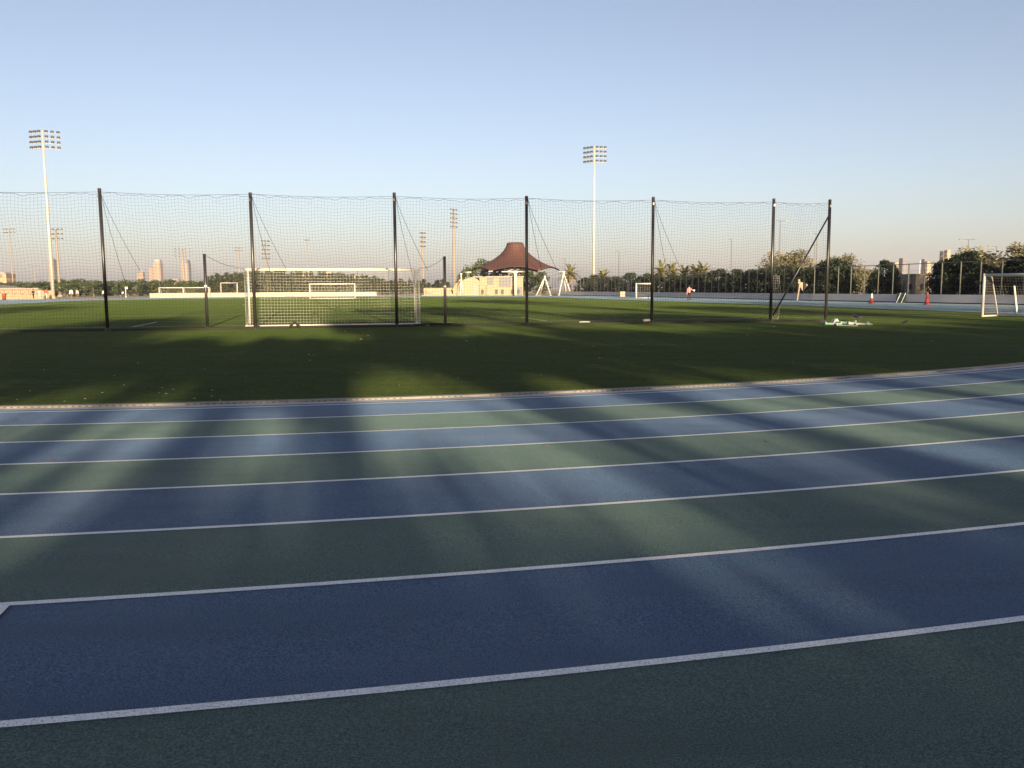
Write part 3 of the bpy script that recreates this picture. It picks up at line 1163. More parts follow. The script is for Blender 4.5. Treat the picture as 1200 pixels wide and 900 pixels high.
for i, (px, ty, off, wd) in enumerate(dark_row):
    q = row_point(px, off)
    z = at(px, ty, q.y).z
    if px > 1150:
        z *= (q + PX_ * 1.2).y / q.y
        q = q + PX_ * 1.2
    plant('ficus', 'ficus_tree', 'dense dark green tree in the row behind the long white wall', (q.x, q.y, 0), z, wd * 1.2, 'dark trees behind the wall')
dusty = [(910, 297, 7, 5.5, 'pale dusty tree beside the braced net post, tops the dark row'), (930, 294, 9, 6.5, 'largest pale dusty tree, crossed by the diagonal brace'), (938, 303, 9, 5, 'lower pale dusty tree under the diagonal brace'),
         (976, 301, 8, 5, 'pale dusty tree right behind the end post of the net'), (990, 299, 11, 5, 'pale dusty tree peeping out beyond the end post'),
         (1003, 314, 10, 4.5, 'grey-green tree beside the cream low building in the row gap'), (1015, 316, 9, 4, 'small grey-green tree between the cream low building and the dark trees'),
         (1136, 292, 12, 6.5, 'pale dusty treetop above the widest dark tree'), (1154, 297, 14, 6, 'pale dusty treetop under the small double lamp'), (1183, 300, 9, 5, 'pale dusty tree above the parked goal crossbar'),
         (1196, 286, 14, 7, 'tallest pale dusty tree by the picture edge over the parked goal'), (1215, 290, 12, 7, 'pale dusty tree outside the edge over the parked goal')]
for px, ty, off, wd, lb in dusty:
    q = row_point(px, off)
    z = at(px, ty, q.y).z
    plant('dusty', 'dusty_tree', lb, (q.x, q.y, 0), z, wd, 'pale dusty trees behind the dark row')
palms = [(668.5, 314, 182, 'green palm beside the larger white support frame'), (707, 319, 178, 'palm with hanging dry fronds beside the big floodlight mast'),
         (774, 310.5, 150, 'golden green palm next to the net post, first of the cluster'), (789, 311.5, 152, 'golden green palm second in the cluster'), (803, 315, 154, 'low golden palm in the middle of the cluster'),
         (813, 314, 150, 'golden green palm above the person in pink, fourth in the cluster'), (826, 312, 148, 'golden green palm nearest the solitary street lamp')]
for i, (px, ty, D, lb) in enumerate(palms):
    q = at(px, ty, D)
    sc = q.z / 6.35
    t = plant('palm', 'palm_tree', lb, (q.x, D, 0), 6.4 * sc * 1.08, 5.2, 'palms beyond the field', None, i)

# ------------------------------------------------------------------ low cream wall round the far bend
cw_pts = []


def bend_angle(px):
    best = None
    k_ = ray(px, 340).x / ray(px, 340).y
    for i in range(1200):
        a = R(178) - R(170) * i / 1199
        q = fld(49.4 * math.cos(a), STR + 49.4 * math.sin(a))
        e = abs(q.x - k_ * q.y)
        if best is None or e < best[0]:
            best = (e, a)
    return best[1]


CW0, CW1 = bend_angle(175.5), bend_angle(441)
for i in range(40):
    a = CW0 + (CW1 - CW0) * i / 39
    cw_pts.append(fld(49.4 * math.cos(a), STR + 49.4 * math.sin(a)))
cw = thing('perimeter_wall', 'low cream wall curving round the far bend behind the small goals', 'wall')
strip_wall('wall_face', cw_pts, 0.98, 0.25, M['wallcream'], cw)
# thin black poles of the far fence behind the wall
for px, ty in ((243, 324), (298, 316), (348, 325), (399, 316), (419, 315.5), (455, 317), (480, 325)):
    q = at(px, ty, 186)
    t = thing('thin_pole', 'thin dark pole standing behind the low cream wall', 'pole', (q.x, 186, 0), 0, 'thin poles behind the cream wall')
    MB().tube([(0, 0, 0), (0, 0, q.z)], 0.06, 6).build('shaft', M['blackpost'], t)
    MB().lathe([(0.09, q.z), (0.09, q.z + .06)], 8).build('cap', M['blackpost'], t)

# ------------------------------------------------------------------ pavilion with tent roof
PD = 186.0
pv = thing('pavilion', 'cream concrete terrace building with sweeping curved end wall beside the tent', 'building', (at(565, 346, PD).x, PD, 0))


def pvp(px, py, dy=0.0):
    q = at(px, py, PD + dy)
    return Vector((q.x - pv.location.x, dy, q.z))


def extrude_face(m, outline, depth, mi=0):
    """outline in local XZ (ccw from the front), extruded back along +Y"""
    k = len(m.v)
    n_ = len(outline)
    m.v += [(p.x, p.y, p.z) for p in outline] + [(p.x, p.y + depth, p.z) for p in outline]
    m.f.append(tuple(range(k, k + n_)))
    m.f.append(tuple(range(k + 2 * n_ - 1, k + n_ - 1, -1)))
    m.mi += [mi, mi]
    for i in range(n_):
        j = (i + 1) % n_
        m.f.append((k + i, k + n_ + i, k + n_ + j, k + j))
        m.mi.append(mi)


m_ = MB()
o_ = [pvp(531, 348), pvp(561.5, 348), pvp(561.5, 333)]
for i in range(9):
    a = PI / 2 * i / 8
    o_.append(pvp(552 + 10.5 * math.cos(a), 333 - 8 * math.sin(a)))
for i in range(1, 9):
    a = i / 8
    o_.append(pvp(552 - 21 * a, 325 + 1.2 * a + 14.5 * a * a))
extrude_face(m_, o_, 1.2)
m_.build('curved_end_wall', M['stone'], pv)
m_ = MB()
hall = [pvp(562, 348, 2.2), pvp(613, 348, 2.2), pvp(613, 325.2, 2.2), pvp(553, 325.2, 2.2)]
hall[-1].x = pvp(562, 348, 2.2).x
extrude_face(m_, hall, 8.0)
m_.build('hall_wall', M['stone'], pv)
m_ = MB()
a_, b_ = pvp(554, 324.5, 2.0), pvp(614, 324.5, 2.0)
m_.box(((a_.x + b_.x) / 2, 6.2, a_.z), (b_.x - a_.x, 8.6, 0.3))
m_.build('roof_slab', M['stone_grey'], pv)
m_ = MB()
pl = [pvp(570, 348, 1.6), pvp(583, 348, 1.6), pvp(583, 334, 1.6), pvp(570, 334, 1.6)]
extrude_face(m_, pl, 0.58)
m_.build('porch_block', M['stone'], pv)
for a0, a1, zz0, zz1 in ((585, 599, 325.6, 336), (571, 578, 325.6, 333.5), (602, 612, 336, 348)):
    m_ = MB()
    extrude_face(m_, [pvp(a0, zz1, 2.05), pvp(a1, zz1, 2.05), pvp(a1, zz0, 2.05), pvp(a0, zz0, 2.05)], 0.14)
    m_.build('grey_panel', M['panel'], pv)
for px in (565.4, 581.8, 588.8, 600.3, 607.5):
    yw = 1.4 if 569 < px < 584 else 2.0
    m_ = MB()
    extrude_face(m_, [pvp(px - 1.5, 344.4, yw), pvp(px + 1.5, 344.4, yw), pvp(px + 1.5, 339.2, yw), pvp(px - 1.5, 339.2, yw)], 0.5)
    wn = m_.build('window', M['dark'], pv)
    m2 = MB()
    c_ = pvp(px, 345.0, yw - .04)
    m2.box((c_.x, c_.y, c_.z), (0.55, 0.14, 0.1))
    m2.build('sill', M['stone'], wn)
c_ = pvp(557, 343.8, -0.02)
m_ = MB()
m_.box((c_.x, -0.02, 1.1), (0.8, 0.08, 2.2))
m_.build('door', M['stone_grey'], pv)
# terrace steps sweeping down from the end wall
for k in range(5):
    z1 = 1.75 - k * 0.34
    x0 = pvp(495, 348).x
    x1 = pvp(531, 348).x
    m_ = MB()
    m_.box(((x0 + x1) / 2 + 0.25 * k, 3.4 - k * 0.8, z1 / 2), (x1 - x0 - 0.7 * k, 0.8, z1))
    m_.build('terrace_step', M['conc'] if k else M['stone'], pv)
m_ = MB()
fr = [pvp(494, 348, -0.6), pvp(531, 348, -0.6), pvp(531, 344.5, -0.6), pvp(505, 344.5, -0.6), pvp(494, 346, -0.6)]
extrude_face(m_, fr, 0.3)
m_.build('front_parapet', M['stone'], pv)
m_ = MB()
st = [pvp(530.2, 340.8, -0.25), pvp(531.2, 340.8, -0.25), pvp(540, 327.8, -0.25), pvp(538, 327.6, -0.25), pvp(530, 339.3, -0.25)]
extrude_face(m_, st, 0.2)
m_.build('stair_parapet', M['stone'], pv)

# tent canopy, with its own column and ring
tx = at(604, 340, PD).x
TC = Vector((tx, PD + 5.5, 0))
tent = thing('tent_canopy', 'brown fabric tent roof with a flat cropped peak over the pavilion', 'canopy', TC)
sc_ = (PD + 5.5) / F
rt_top = 9.2 * sc_
rt_bot = 52.5 * sc_
z_top = at(605, 285, PD + 5.5).z
z_bot = at(605, 318, PD + 5.5).z
NS, NR = 72, 16
m_ = MB()
for i in range(NR + 1):
    v = i / NR
    for j in range(NS):
        th = 2 * PI * j / NS
        sec = (j % 12) / 12.0
        scal = math.sin(PI * sec)
        rr = rt_top + (rt_bot - rt_top) * (0.15 * v + 0.85 * v ** 1.75)
        rr *= 1 - 0.085 * scal * v ** 2
        z = z_top + (z_bot - z_top) * (v ** 0.86) + 0.8 * scal * v ** 3
        m_.v.append((rr * math.cos(th), rr * math.sin(th), z))
for i in range(NR):
    for j in range(NS):
        a = i * NS + j
        b = i * NS + (j + 1) % NS
        m_.f.append((a, b, b + NS, a + NS))
        m_.mi.append(0)
cv = m_.mesh('canopy', M['tent'], True)
cv_o = obj('canopy', cv, tent)
sd = cv_o.modifiers.new('thick', 'SOLIDIFY')
sd.thickness = 0.05
for k in range(6):
    pts = [m_.v[i * NS + k * 12] for i in range(NR + 1)]
    MB().tube([(x * 1.004, y * 1.004, z + .03) for x, y, z in pts], 0.07, 5).build('seam', M['tent_seam'], cv_o)
MB().lathe([(rt_top * 1.02, z_top - 0.25), (rt_top * 1.03, z_top), (rt_top * 0.9, z_top + 0.12)], 36).build('top_ring', M['tent_seam'], tent)
MB().tube([(0, -5.0, 0), (0, -5.0, z_bot + 1.2)], 0.3, 12).build('column', M['white'], tent, True)
MB().tube([(0, 2.5, 0), (0, 2.5, z_bot + 3)], 0.3, 12).build('column', M['white'], tent, True)
for s in (-1, 1):
    MB().tube([(s * 0.2, -5.0, z_bot - 0.4), (s * 2.6, -5.2, z_bot + 0.5)], 0.09, 6).build('bracket', M['white'], tent)
    MB().tube([(0, -5.0, z_bot - 0.15), (s * 3.0, -5.0, z_bot - 0.15)], 0.12, 6).build('beam', M['white'], tent)
for k in range(6):
    v0 = Vector(m_.v[NR * NS + k * 12])
    dr = Vector((v0.x, v0.y, 0)).normalized()
    MB().tube([v0 * 0.97 + Vector((0, 0, .05)), v0 + dr * 1.1 + Vector((0, 0, -0.15))], 0.12, 6).build('corner_strut', M['white'], tent)

# white A-shaped support frames for the tent cables
for px, ty, D, legs, lb in ((638.6, 323.5, 178, ((-1.6, -0.1), (-0.9, 1.6), (1.1, 0.4)), 'smaller white three-legged steel frame just beyond the tent roof'),
                            (660.5, 319.0, 176, ((-0.9, -0.4), (0.6, 0.8), (1.45, -0.2)), 'larger white three-legged steel frame nearest the green palm'),
                            (540.3, 320.5, 182, ((-0.15, -0.3), (0.3, 0.6)), 'white steel strut pair rising at the foot of the curved terrace wall')):
    q = at(px, ty, D)
    t = thing('support_frame', lb, 'steel frame', (q.x, D, 0), 0, 'white support frames of the tent')
    apex = Vector((0, 0, q.z))
    for k, (lx, ly) in enumerate(legs):
        MB().tube([(lx * 1.15, ly * 2.0, 0.0), apex - Vector((0, 0, 0.1 + .06 * k))], 0.125 if px > 600 else 0.075, 9).build('leg', M['white'], t, True)
        MB().box((lx * 1.15, ly * 2, 0.08), (0.6, 0.6, 0.16)).build('foot_plate', M['conc'], t)
    MB().lathe([(0.2, q.z - 0.45), (0.24, q.z - .1), (0.2, q.z + 0.05)], 10).build('apex_cap', M['white'], t, True)
    tip = Vector((TC.x + (rt_bot * 1.05 if px > 600 else -rt_bot * 1.05), TC.y - 1.0, z_bot)) - t.location
    MB().tube([apex, tip], 0.035, 5).build('cable', M['galv'], t)

# pale box and kiosk details beside the floodlight
q = on_ground(727.5, 348.4)
t = thing('utility_box', 'cream utility box on the ground before the long wall next to the narrow goal', 'box', (q.x, q.y - 2, gz(q.x, q.y)))
MB().box((0, 0, .4), (0.8, 0.6, 0.8)).build('cabinet', M['beige'], t)
MB().box((0, 0, .83), (0.88, 0.68, 0.06)).build('lid', M['beige'], t)

# ------------------------------------------------------------------ grandstand by the far left bend
gs0 = at(-60, 350.6, 141)
gs1 = at(57, 350.6, 153)
dg = (Vector((gs1.x, gs1.y, 0)) - Vector((gs0.x, gs0.y, 0)))
gl = dg.length
gst = thing('grandstand', 'low concrete grandstand of stepped seats lit orange by the sun', 'grandstand', (gs0.x, gs0.y, 0.0), math.atan2(dg.y, dg.x))
for k in range(5):
    MB().box((gl / 2, 0.4 + k * 0.8, 0.4 + (0.5 + k * 0.27) / 2 - .2), (gl - 0.02 * k, 0.79, 0.9 + k * 0.27 - .1)).build('seat_step', M['conc'] if k else M['stone'], gst)
MB().box((gl / 2, 4.5, 1.05), (gl, 0.3, 2.1)).build('back_wall', M['stone_grey'], gst)
for i in range(12):
    x = gl * (i + .5) / 12
    f_ = MB().tube([(x, 0.0, 0.85), (x, 0.0, 1.75)], 0.04, 5).build('rail_post', M['rust'], gst)
MB().tube([(0, 0.0, 1.75), (gl, 0.0, 1.75)], 0.04, 5).build('top_rail', M['rust'], gst)
MB().box((gl + 0.3, 2.3, 0.75), (0.6, 4.7, 1.7)).build('end_wall', M['stone'], gst)
q = at(-4, 345, 160)
t = thing('domed_hall', 'grey rounded roof of a hall behind the grandstand', 'building', (q.x, 160, 0))
m_ = MB()
ol = [Vector((-6, 0, 0)), Vector((2.6, 0, 0))] + [Vector((-6 + 8.6 * math.cos(PI / 2 * i / 8), 0, 2.3 * math.sin(PI / 2 * i / 8) + 0.5)) for i in range(9)]
extrude_face(m_, ol, 9)
m_.build('roof', M['stone_grey'], t)
MB().box((-2, -0.06, 0.6), (7.6, 0.1, 1.1)).build('plinth', M['stone'], t)
q = on_ground(5, 352)
t = thing('litter_bin', 'rust-red bin standing on the path before the grandstand', 'bin', (q.x, q.y, gz(q.x, q.y)))
MB().lathe([(0.28, 0.05), (0.32, 0.95), (0.34, 1.0), (0.3, 1.04)], 14).build('drum', M['rust'], t, True)
MB().lathe([(0.30, 0.0), (0.30, 0.06)], 14).build('foot_ring', M['drain'], t)


# ------------------------------------------------------------------ distant buildings
def tower(label, px0, px1, ty, D, mat, extras=(), depth=None, name='tower_block', rot=0.0):
    a, b = at(px0, ty, D), at(px1, ty, D)
    wdt = b.x - a.x
    if px0 > 1000:
        rot = R(15)
        wdt *= 0.74
        extras = ()
    dep = depth or wdt * 0.9
    t = thing(name, label, 'building', ((a.x + b.x) / 2, D, -0.06), rot)
    MB().box((0, dep / 2, a.z / 2), (wdt, dep, a.z)).build('facade', mat, t)
    for kind, x0, x1, y1 in extras:
        p, q = at(x0, y1, D), at(x1, y1, D)
        cx = (p.x + q.x) / 2 - t.location.x
        w2 = q.x - p.x
        if kind == 'cap':
            MB().box((cx, dep / 2, (a.z + p.z) / 2), (w2, dep * .8, max(.5, p.z - a.z))).build('roof_cap', M['tower_cap'], t)
        elif kind == 'wing':
            MB().box((cx, dep * .5, p.z / 2), (w2, dep * 1.12, p.z)).build('wing', mat, t)
        elif kind == 'spire':
            MB().tube([(cx, dep / 2, a.z - 1), (cx, dep / 2, p.z)], w2 / 2, 5, True, 0, 0.15).build('spire', M['tower_cap'], t)
        elif kind == 'rib':
            MB().box((cx, -0.4, p.z / 2), (w2, 0.9, p.z)).build('rib', M['stone'], t)
    return t


tower('slim sandstone tower with a small spire, left-hand one of the distant pair', 162, 167.5, 319, 1500, M['tower_sand'], (('wing', 160.4, 162.1, 321.5), ('spire', 164, 165.6, 314)))
tower('tall sandstone tower with white ribs and a grey stepped top in the far distance', 179.2, 187.6, 307.5, 1500, M['tower_sand'], (('wing', 174.6, 179.5, 314), ('cap', 180.6, 186.6, 304), ('rib', 181, 182.1, 308), ('rib', 184.6, 185.7, 308)))
tower('dark striped tower behind the wide distant lamp mast', 211.6, 220.6, 308, 1400, M['tower_grey'], (('wing', 212.6, 219.6, 304.5), ('rib', 213, 214.2, 309), ('rib', 217.4, 218.6, 309)))
tower('low pinkish block on the horizon between the sandstone and striped towers', 191, 208, 327, 1600, M['tower_pale'])
tower('narrow grey tower half hidden by the grandstand floodlight mast', 55, 62.8, 304, 1100, M['tower_grey'], (('cap', 56, 61.5, 302.8),))
tower('bright cream block with white bands behind the domed hall', -14, 7, 320.3, 420, M['tower_pale'], (('cap', -8, 4, 319),))
tower('wider cream block above the casuarinas inside the goal frame', 354, 365, 319.5, 900, M['tower_pale'], (('cap', 359, 363.5, 318),))
tower('small cream block above the casuarinas near the middle of the crossbar', 379.5, 388, 318.5, 950, M['tower_pale'])
tower('low pinkish cream block above the far full-size goal', 410, 419.5, 323.5, 900, M['tower_pale'], (('cap', 412, 416, 322.5),))
tower('tall grey office tower beyond the small cream house', 1056.3, 1066, 302.5, 700, M['tower_grey'], (('cap', 1057, 1065.5, 301),))
tower('cream tower top catching the sun just beside the grey office tower', 1047.5, 1056, 307, 900, M['tower_pale'])
tower('tiny sunlit tower top above the tallest point of the conical dark tree', 1039, 1043.5, 305, 900, M['tower_pale'])
tower('grey-mauve tower behind the small cream house', 1082, 1089, 303.5, 800, M['tower_grey'])
tower('golden sunlit tower directly behind a fence post', 1085, 1092.8, 306.3, 760, M['tower_pale'])
tower('tall slate tower with a sunlit face above the widest dark tree', 1103, 1108.5, 294, 820, M['tower_grey'])
tower('golden sunlit tower adjoining the tall slate tower', 1108.6, 1116, 293, 810, M['tower_pale'])
tower('slim pale mast-like tower between the grey and golden towers', 1078, 1078.8, 305, 800, M['wallwhite'], (('spire', 1078.2, 1078.6, 301),))

# small cream house beyond the wall
D = 94.0
q0, q1 = at(1073.5, 322.5, D), at(1088, 322.5, D)
h = thing('house', 'small flat-roofed cream house with dark windows beyond the long wall', 'house', (q0.x, D, 0))
wd = q1.x - q0.x
MB().box((wd / 2, 2.5, q0.z / 2), (wd, 5, q0.z)).build('front_wall', M['stone'], h)
q2 = at(1065, 323, D + 1)
MB().box(((q2.x - q0.x) / 2 - .01, 3.5, q2.z / 2), (q0.x - q2.x, 5, q2.z)).build('side_wing', M['stone_grey'], h)
MB().box((wd / 2, 2.5, q0.z + 0.08), (wd + 0.3, 5.3, 0.16)).build('roof', M['stone'], h)
for px, z0 in ((1081, 333), (1071, 333)):
    c_ = at(px, z0 + 3, D)
    dy = -0.03 if px > 1073.5 else 0.97
    wn = MB().box((c_.x - q0.x, dy, c_.z), (0.48, 0.1, 0.62)).build('window', M['dark'], h)
    MB().box((c_.x - q0.x, dy - 0.06, c_.z - 0.36), (0.6, 0.12, 0.07)).build('sill', M['stone'], wn)
D = 96.0
q0, q1 = at(1056.5, 329, D), at(1063.5, 329, D)
h = thing('gatehouse', 'narrow cream gate lodge with a dark doorway beside the conical dark tree', 'building', (q0.x, D, 0))
wd = q1.x - q0.x
MB().box((wd / 2, 1, q0.z / 2), (wd, 2, q0.z)).build('wall', M['stone'], h)
MB().box((wd / 2 + .1, -0.03, 0.95), (0.34, 0.08, 1.9)).build('door', M['dark'], h)
MB().box((wd / 2, 0.9, q0.z + .06), (wd + .2, 2.3, .12)).build('roof', M['stone_grey'], h)
D = 120
q0, q1 = at(992, 336.5, D), at(1010, 336.5, D)
h = thing('low_building', 'low cream building catching the sun between dark trees beyond the end post', 'building', (q0.x, D, 0))
wd = q1.x - q0.x
MB().box((wd / 2, 3, q0.z / 2), (wd, 6, q0.z)).build('wall', M['stone'], h)
MB().box((wd / 2, 3, q0.z + .1), (wd + .4, 6.4, .2)).build('roof', M['stone_grey'], h)
for i in range(2):
    MB().box((wd * (i + .5) / 2, -0.03, 0.9), (0.5, .08, 1.0)).build('window', M['dark'], h)
D = 86
q0, q1 = at(1171, 328, D), at(1197, 328, D)
h = thing('white_villa', 'pale villa with a stepped roof seen through the parked goal', 'house', (q0.x, D, 0))
wd = q1.x - q0.x
MB().box((wd / 2, 3, 1.15), (wd, 6, 2.3)).build('wall', M['wallwhite'], h)
q2 = at(1176, 318, D)
MB().box((wd * .5, 3.5, 2.3 + .3), (wd * .6, 4, .6)).build('upper_storey', M['stone'], h)
MB().box((wd * .5, 3.4, 2.98), (wd * .7, 4.6, .16)).build('roof', M['stone'], h)
for i in range(3):
    MB().box((wd * (i + .5) / 3, -0.03, 1.35), (0.45, .08, 0.7)).build('window', M['dark'], h)

# tilted beige canvas sign on a pole behind the wall
q = at(937, 346, 90)
t = thing('canvas_sign', 'beige canvas panel tilted on a white pole in front of the dark trees', 'sign', (q.x, 90, 0))
MB().tube([(-0.25, 0, 0.0), (-0.05, 0, 1.6), (0.0, 0, 2.1)], 0.045, 8).build('pole', M['beige'], t)
MB().poly([(-0.25, -0.03, 2.05), (0.35, -0.03, 1.05), (0.85, -0.03, 1.75), (0.45, -0.03, 2.05)]).build('canvas', M['beige'], t)
so_ = t.children[-1].modifiers.new('thick', 'SOLIDIFY')
so_.thickness = 0.04
MB().lathe([(0.06, 2.05), (0.13, 2.2), (0.11, 2.36)], 10, (-0.12, 0, 0)).build('finial', M['beige'], t)


# ------------------------------------------------------------------ cones, screen, panels
def make_cone(label, px, by, h, two):
    q = on_ground(px, by)
    z = gz(q.x, q.y)
    q = on_ground(px, by, z)
    t = thing('traffic_cone', label, 'traffic cone', (q.x, q.y, z), 0.3, 'traffic cones before the wall')
    MB().box((0, 0, .025), (0.46, 0.46, 0.05)).build('base', M['red'], t)
    r = lambda f: 0.18 - 0.14 * f
    MB().lathe([(r(0), .05), (r(.5), .05 + h * .5)], 18).build('lower_cone', M['red'], t, True)
    MB().lathe([(r(.5) + .002, .05 + h * .5), (r(.85), .05 + h * .85), (r(1), .05 + h), (r(1) * .7, .06 + h)], 18).build('upper_cone', M['whitecloth'] if two else M['red'], t, True)


make_cone('red traffic cone with a white upper half before the long wall', 1021.3, 355.6, 0.78, True)
make_cone('plain red traffic cone before the long wall near the small cream house', 1086.2, 356.8, 0.92, False)
q = on_ground(1054.5, 356.2)
t = thing('green_screen', 'dark green screen panel with two pale bars leaning on the long wall', 'screen', (q.x, q.y, gz(q.x, q.y)), TILT + R(-78))
MB().box((0, 0.12, .42), (1.0, 0.04, 0.86), 0, 0, R(-14)).build('panel', M['greenmesh'], t)
for s in (-0.22, 0.3):
    MB().tube([(s - 0.12, -0.05, 0.0), (s + .1, 0.2, 0.86)], 0.03, 6).build('bar', M['whitecloth'], t)

# flattened pale green training pieces on the turf by the end post
for px, by, sx, sy, sz, rz, mt, lb, nm in (
        (974, 380.5, 0.72, 0.42, 0.07, 0.12, 'palegreen', 'pale green plastic panel lying against the foot of the end post', 'training_mat'),
        (989, 379.3, 0.92, 0.34, 0.08, -0.08, 'palegreen', 'longer green plastic panel between the white wedge and white slab', 'training_mat'),
        (991, 382.3, 0.85, 0.25, 0.05, 0.05, 'greenmesh', 'dark green plastic strip in front of the pale green panels', 'training_mat'),
        (1005, 380.5, 0.78, 0.45, 0.07, -0.2, 'offwhite', 'scuffed white plastic slab next to the standing birds', 'training_mat')):
    q = on_ground(px, by)
    t = thing(nm, lb, 'plastic panel', q, rz)
    MB().box((0, 0, sz / 2 + .01), (sx, sy, sz), 0, 0, 0.0, R(2)).build('slab', M[mt], t)
    for s in (-1, 1):
        MB().box((s * (sx / 2 - .03), 0, sz + 0.03), (0.05, sy, 0.05)).build('rim', M['offwhite'], t)
q = on_ground(978.5, 380)
t = thing('plastic_wedge', 'small white plastic wedge standing among the green panels', 'plastic panel', q, 0.2)
m_ = MB()
extrude_face(m_, [Vector((-.16, -.1, 0)), Vector((.2, -.1, 0)), Vector((.04, -.1, .24)), Vector((-.06, -.1, .2))], .24)
m_.build('block', M['offwhite'], t)
q = on_ground(1014, 381.4)
t = thing('plastic_bottle', 'white bottle lying at the end of the scuffed slab', 'bottle', q, 0.7)
bo = MB().lathe([(0.03, 0), (0.05, .02), (0.05, .2), (0.02, .27), (0.02, .3)], 12).build('bottle_body', M['offwhite'], t, True)
bo.rotation_euler = (R(90), 0, 0)
bo.location = (0, 0, .05)
for px, by, sx, sz, lb in ((685, 378.3, 0.5, 0.05, 'flat pale strip lying behind the net near the tent post'), (757.8, 377.3, 0.32, 0.12, 'white bag lying behind the net by the palm-side post'),
                           (497, 382, 0.4, 0.06, 'white weight bar lying at the foot of the goal upright')):
    q = on_ground(px, by)
    t = thing('white_bar', lb, 'bar', q, TILT)
    MB().tube([(-sx / 2, 0, sz / 2 + .01), (0, .02, sz / 2 + .02), (sx / 2, 0, sz / 2 + .01)], sz / 2, 8).build('body', M['offwhite'], t, True)


# ------------------------------------------------------------------ birds
def make_bird(label, px, by, rz, sc=1.0, dip=0.0):
    q = on_ground(px, by)
    t = thing('bird', label, 'bird', q, rz, 'dark birds on the turf')
    t.scale = (sc,) * 3
    b = MB()
    prof = [(-0.20, .012, .13), (-0.12, .03, .15), (-0.05, .06, .17), (0.03, .07, .19), (0.09, .055, .22), (0.125, .035, .25), (0.15, .036, .275), (0.175, .034, .285), (0.195, .02, .28)]
    k0 = len(b.v)
    n_ = 10
    for x, r, z in prof:
        for j in range(n_):
            a = 2 * PI * j / n_
            b.v.append((x, r * math.cos(a), z - dip * max(0, x) + r * 1.0 * math.sin(a)))
    for i in range(len(prof) - 1):
        for j in range(n_):
            a, c = k0 + i * n_ + j, k0 + i * n_ + (j + 1) % n_
            b.f.append((a, c, c + n_, a + n_))
            b.mi.append(0)
    b.f.append(tuple(k0 + j for j in range(n_)))
    b.f.append(tuple(k0 + (len(prof) - 1) * n_ + j for j in range(n_))[::-1])
    b.mi += [0, 0]
    b.build('body', M['bird'], t, True)
    MB().tube([(0.19, 0, .28 - dip * .19), (0.24, 0, .272 - dip * .24)], 0.012, 6, True, 0, 0.002).build('beak', M['beak'], t)
    MB().box((-0.26, 0, .125), (0.16, 0.05, 0.012), 0, 0, 0, R(-12)).build('tail', M['bird'], t)
    for s in (-1, 1):
        MB().tube([(0.0, s * .03, .13), (0.015, s * .03, .06), (0.0, s * .03, 0.0), (0.04, s * .03, 0.004)], 0.006, 5).build('leg', M['beak'], t)
        wg = MB()
        wg.poly([(0.08, s * .062, .215), (-0.02, s * .078, .20), (-0.2, s * .03, .15), (-0.1, s * .074, .155), (0.03, s * .08, .16)])
        w_ = wg.build('wing', M['bird'], t)
        w_.modifiers.new('t', 'SOLIDIFY').thickness = 0.012


make_bird('small dark bird standing just behind the green panels', 1001.5, 374.6, 1.9, 1.0)
make_bird('small dark bird with lowered head above the scuffed white slab', 1007, 376.6, 0.3, 1.0, 0.35)
make_bird('small dark bird alone on the open turf well away from the panels', 1060.5, 381.8, 0.4, 0.85)


# ------------------------------------------------------------------ people
def skin_mesh(name, verts, edges, radii, mat, sub=1):
    me = bpy.data.meshes.new(name)
    me.from_pydata([Vector(v) for v in verts], edges, [])
    o = bpy.data.objects.new(name, me)
    C.objects.link(o)
    md = o.modifiers.new('skin', 'SKIN')
    sv = me.skin_vertices[0].data
    for i, r in enumerate(radii):
        rr = r if isinstance(r, tuple) else (r, r)
        sv[i].radius = rr
        sv[i].use_root = (i == 0)
    md.use_smooth_shade = True
    sb = o.modifiers.new('sub', 'SUBSURF')
    sb.levels = sub
    sb.render_levels = sub
    dg_ = bpy.context.evaluated_depsgraph_get()
    dg_.update()
    me2 = bpy.data.meshes.new_from_object(o.evaluated_get(dg_))
    bpy.data.objects.remove(o)
    me2.materials.clear()
    me2.materials.append(mat)
    return me2


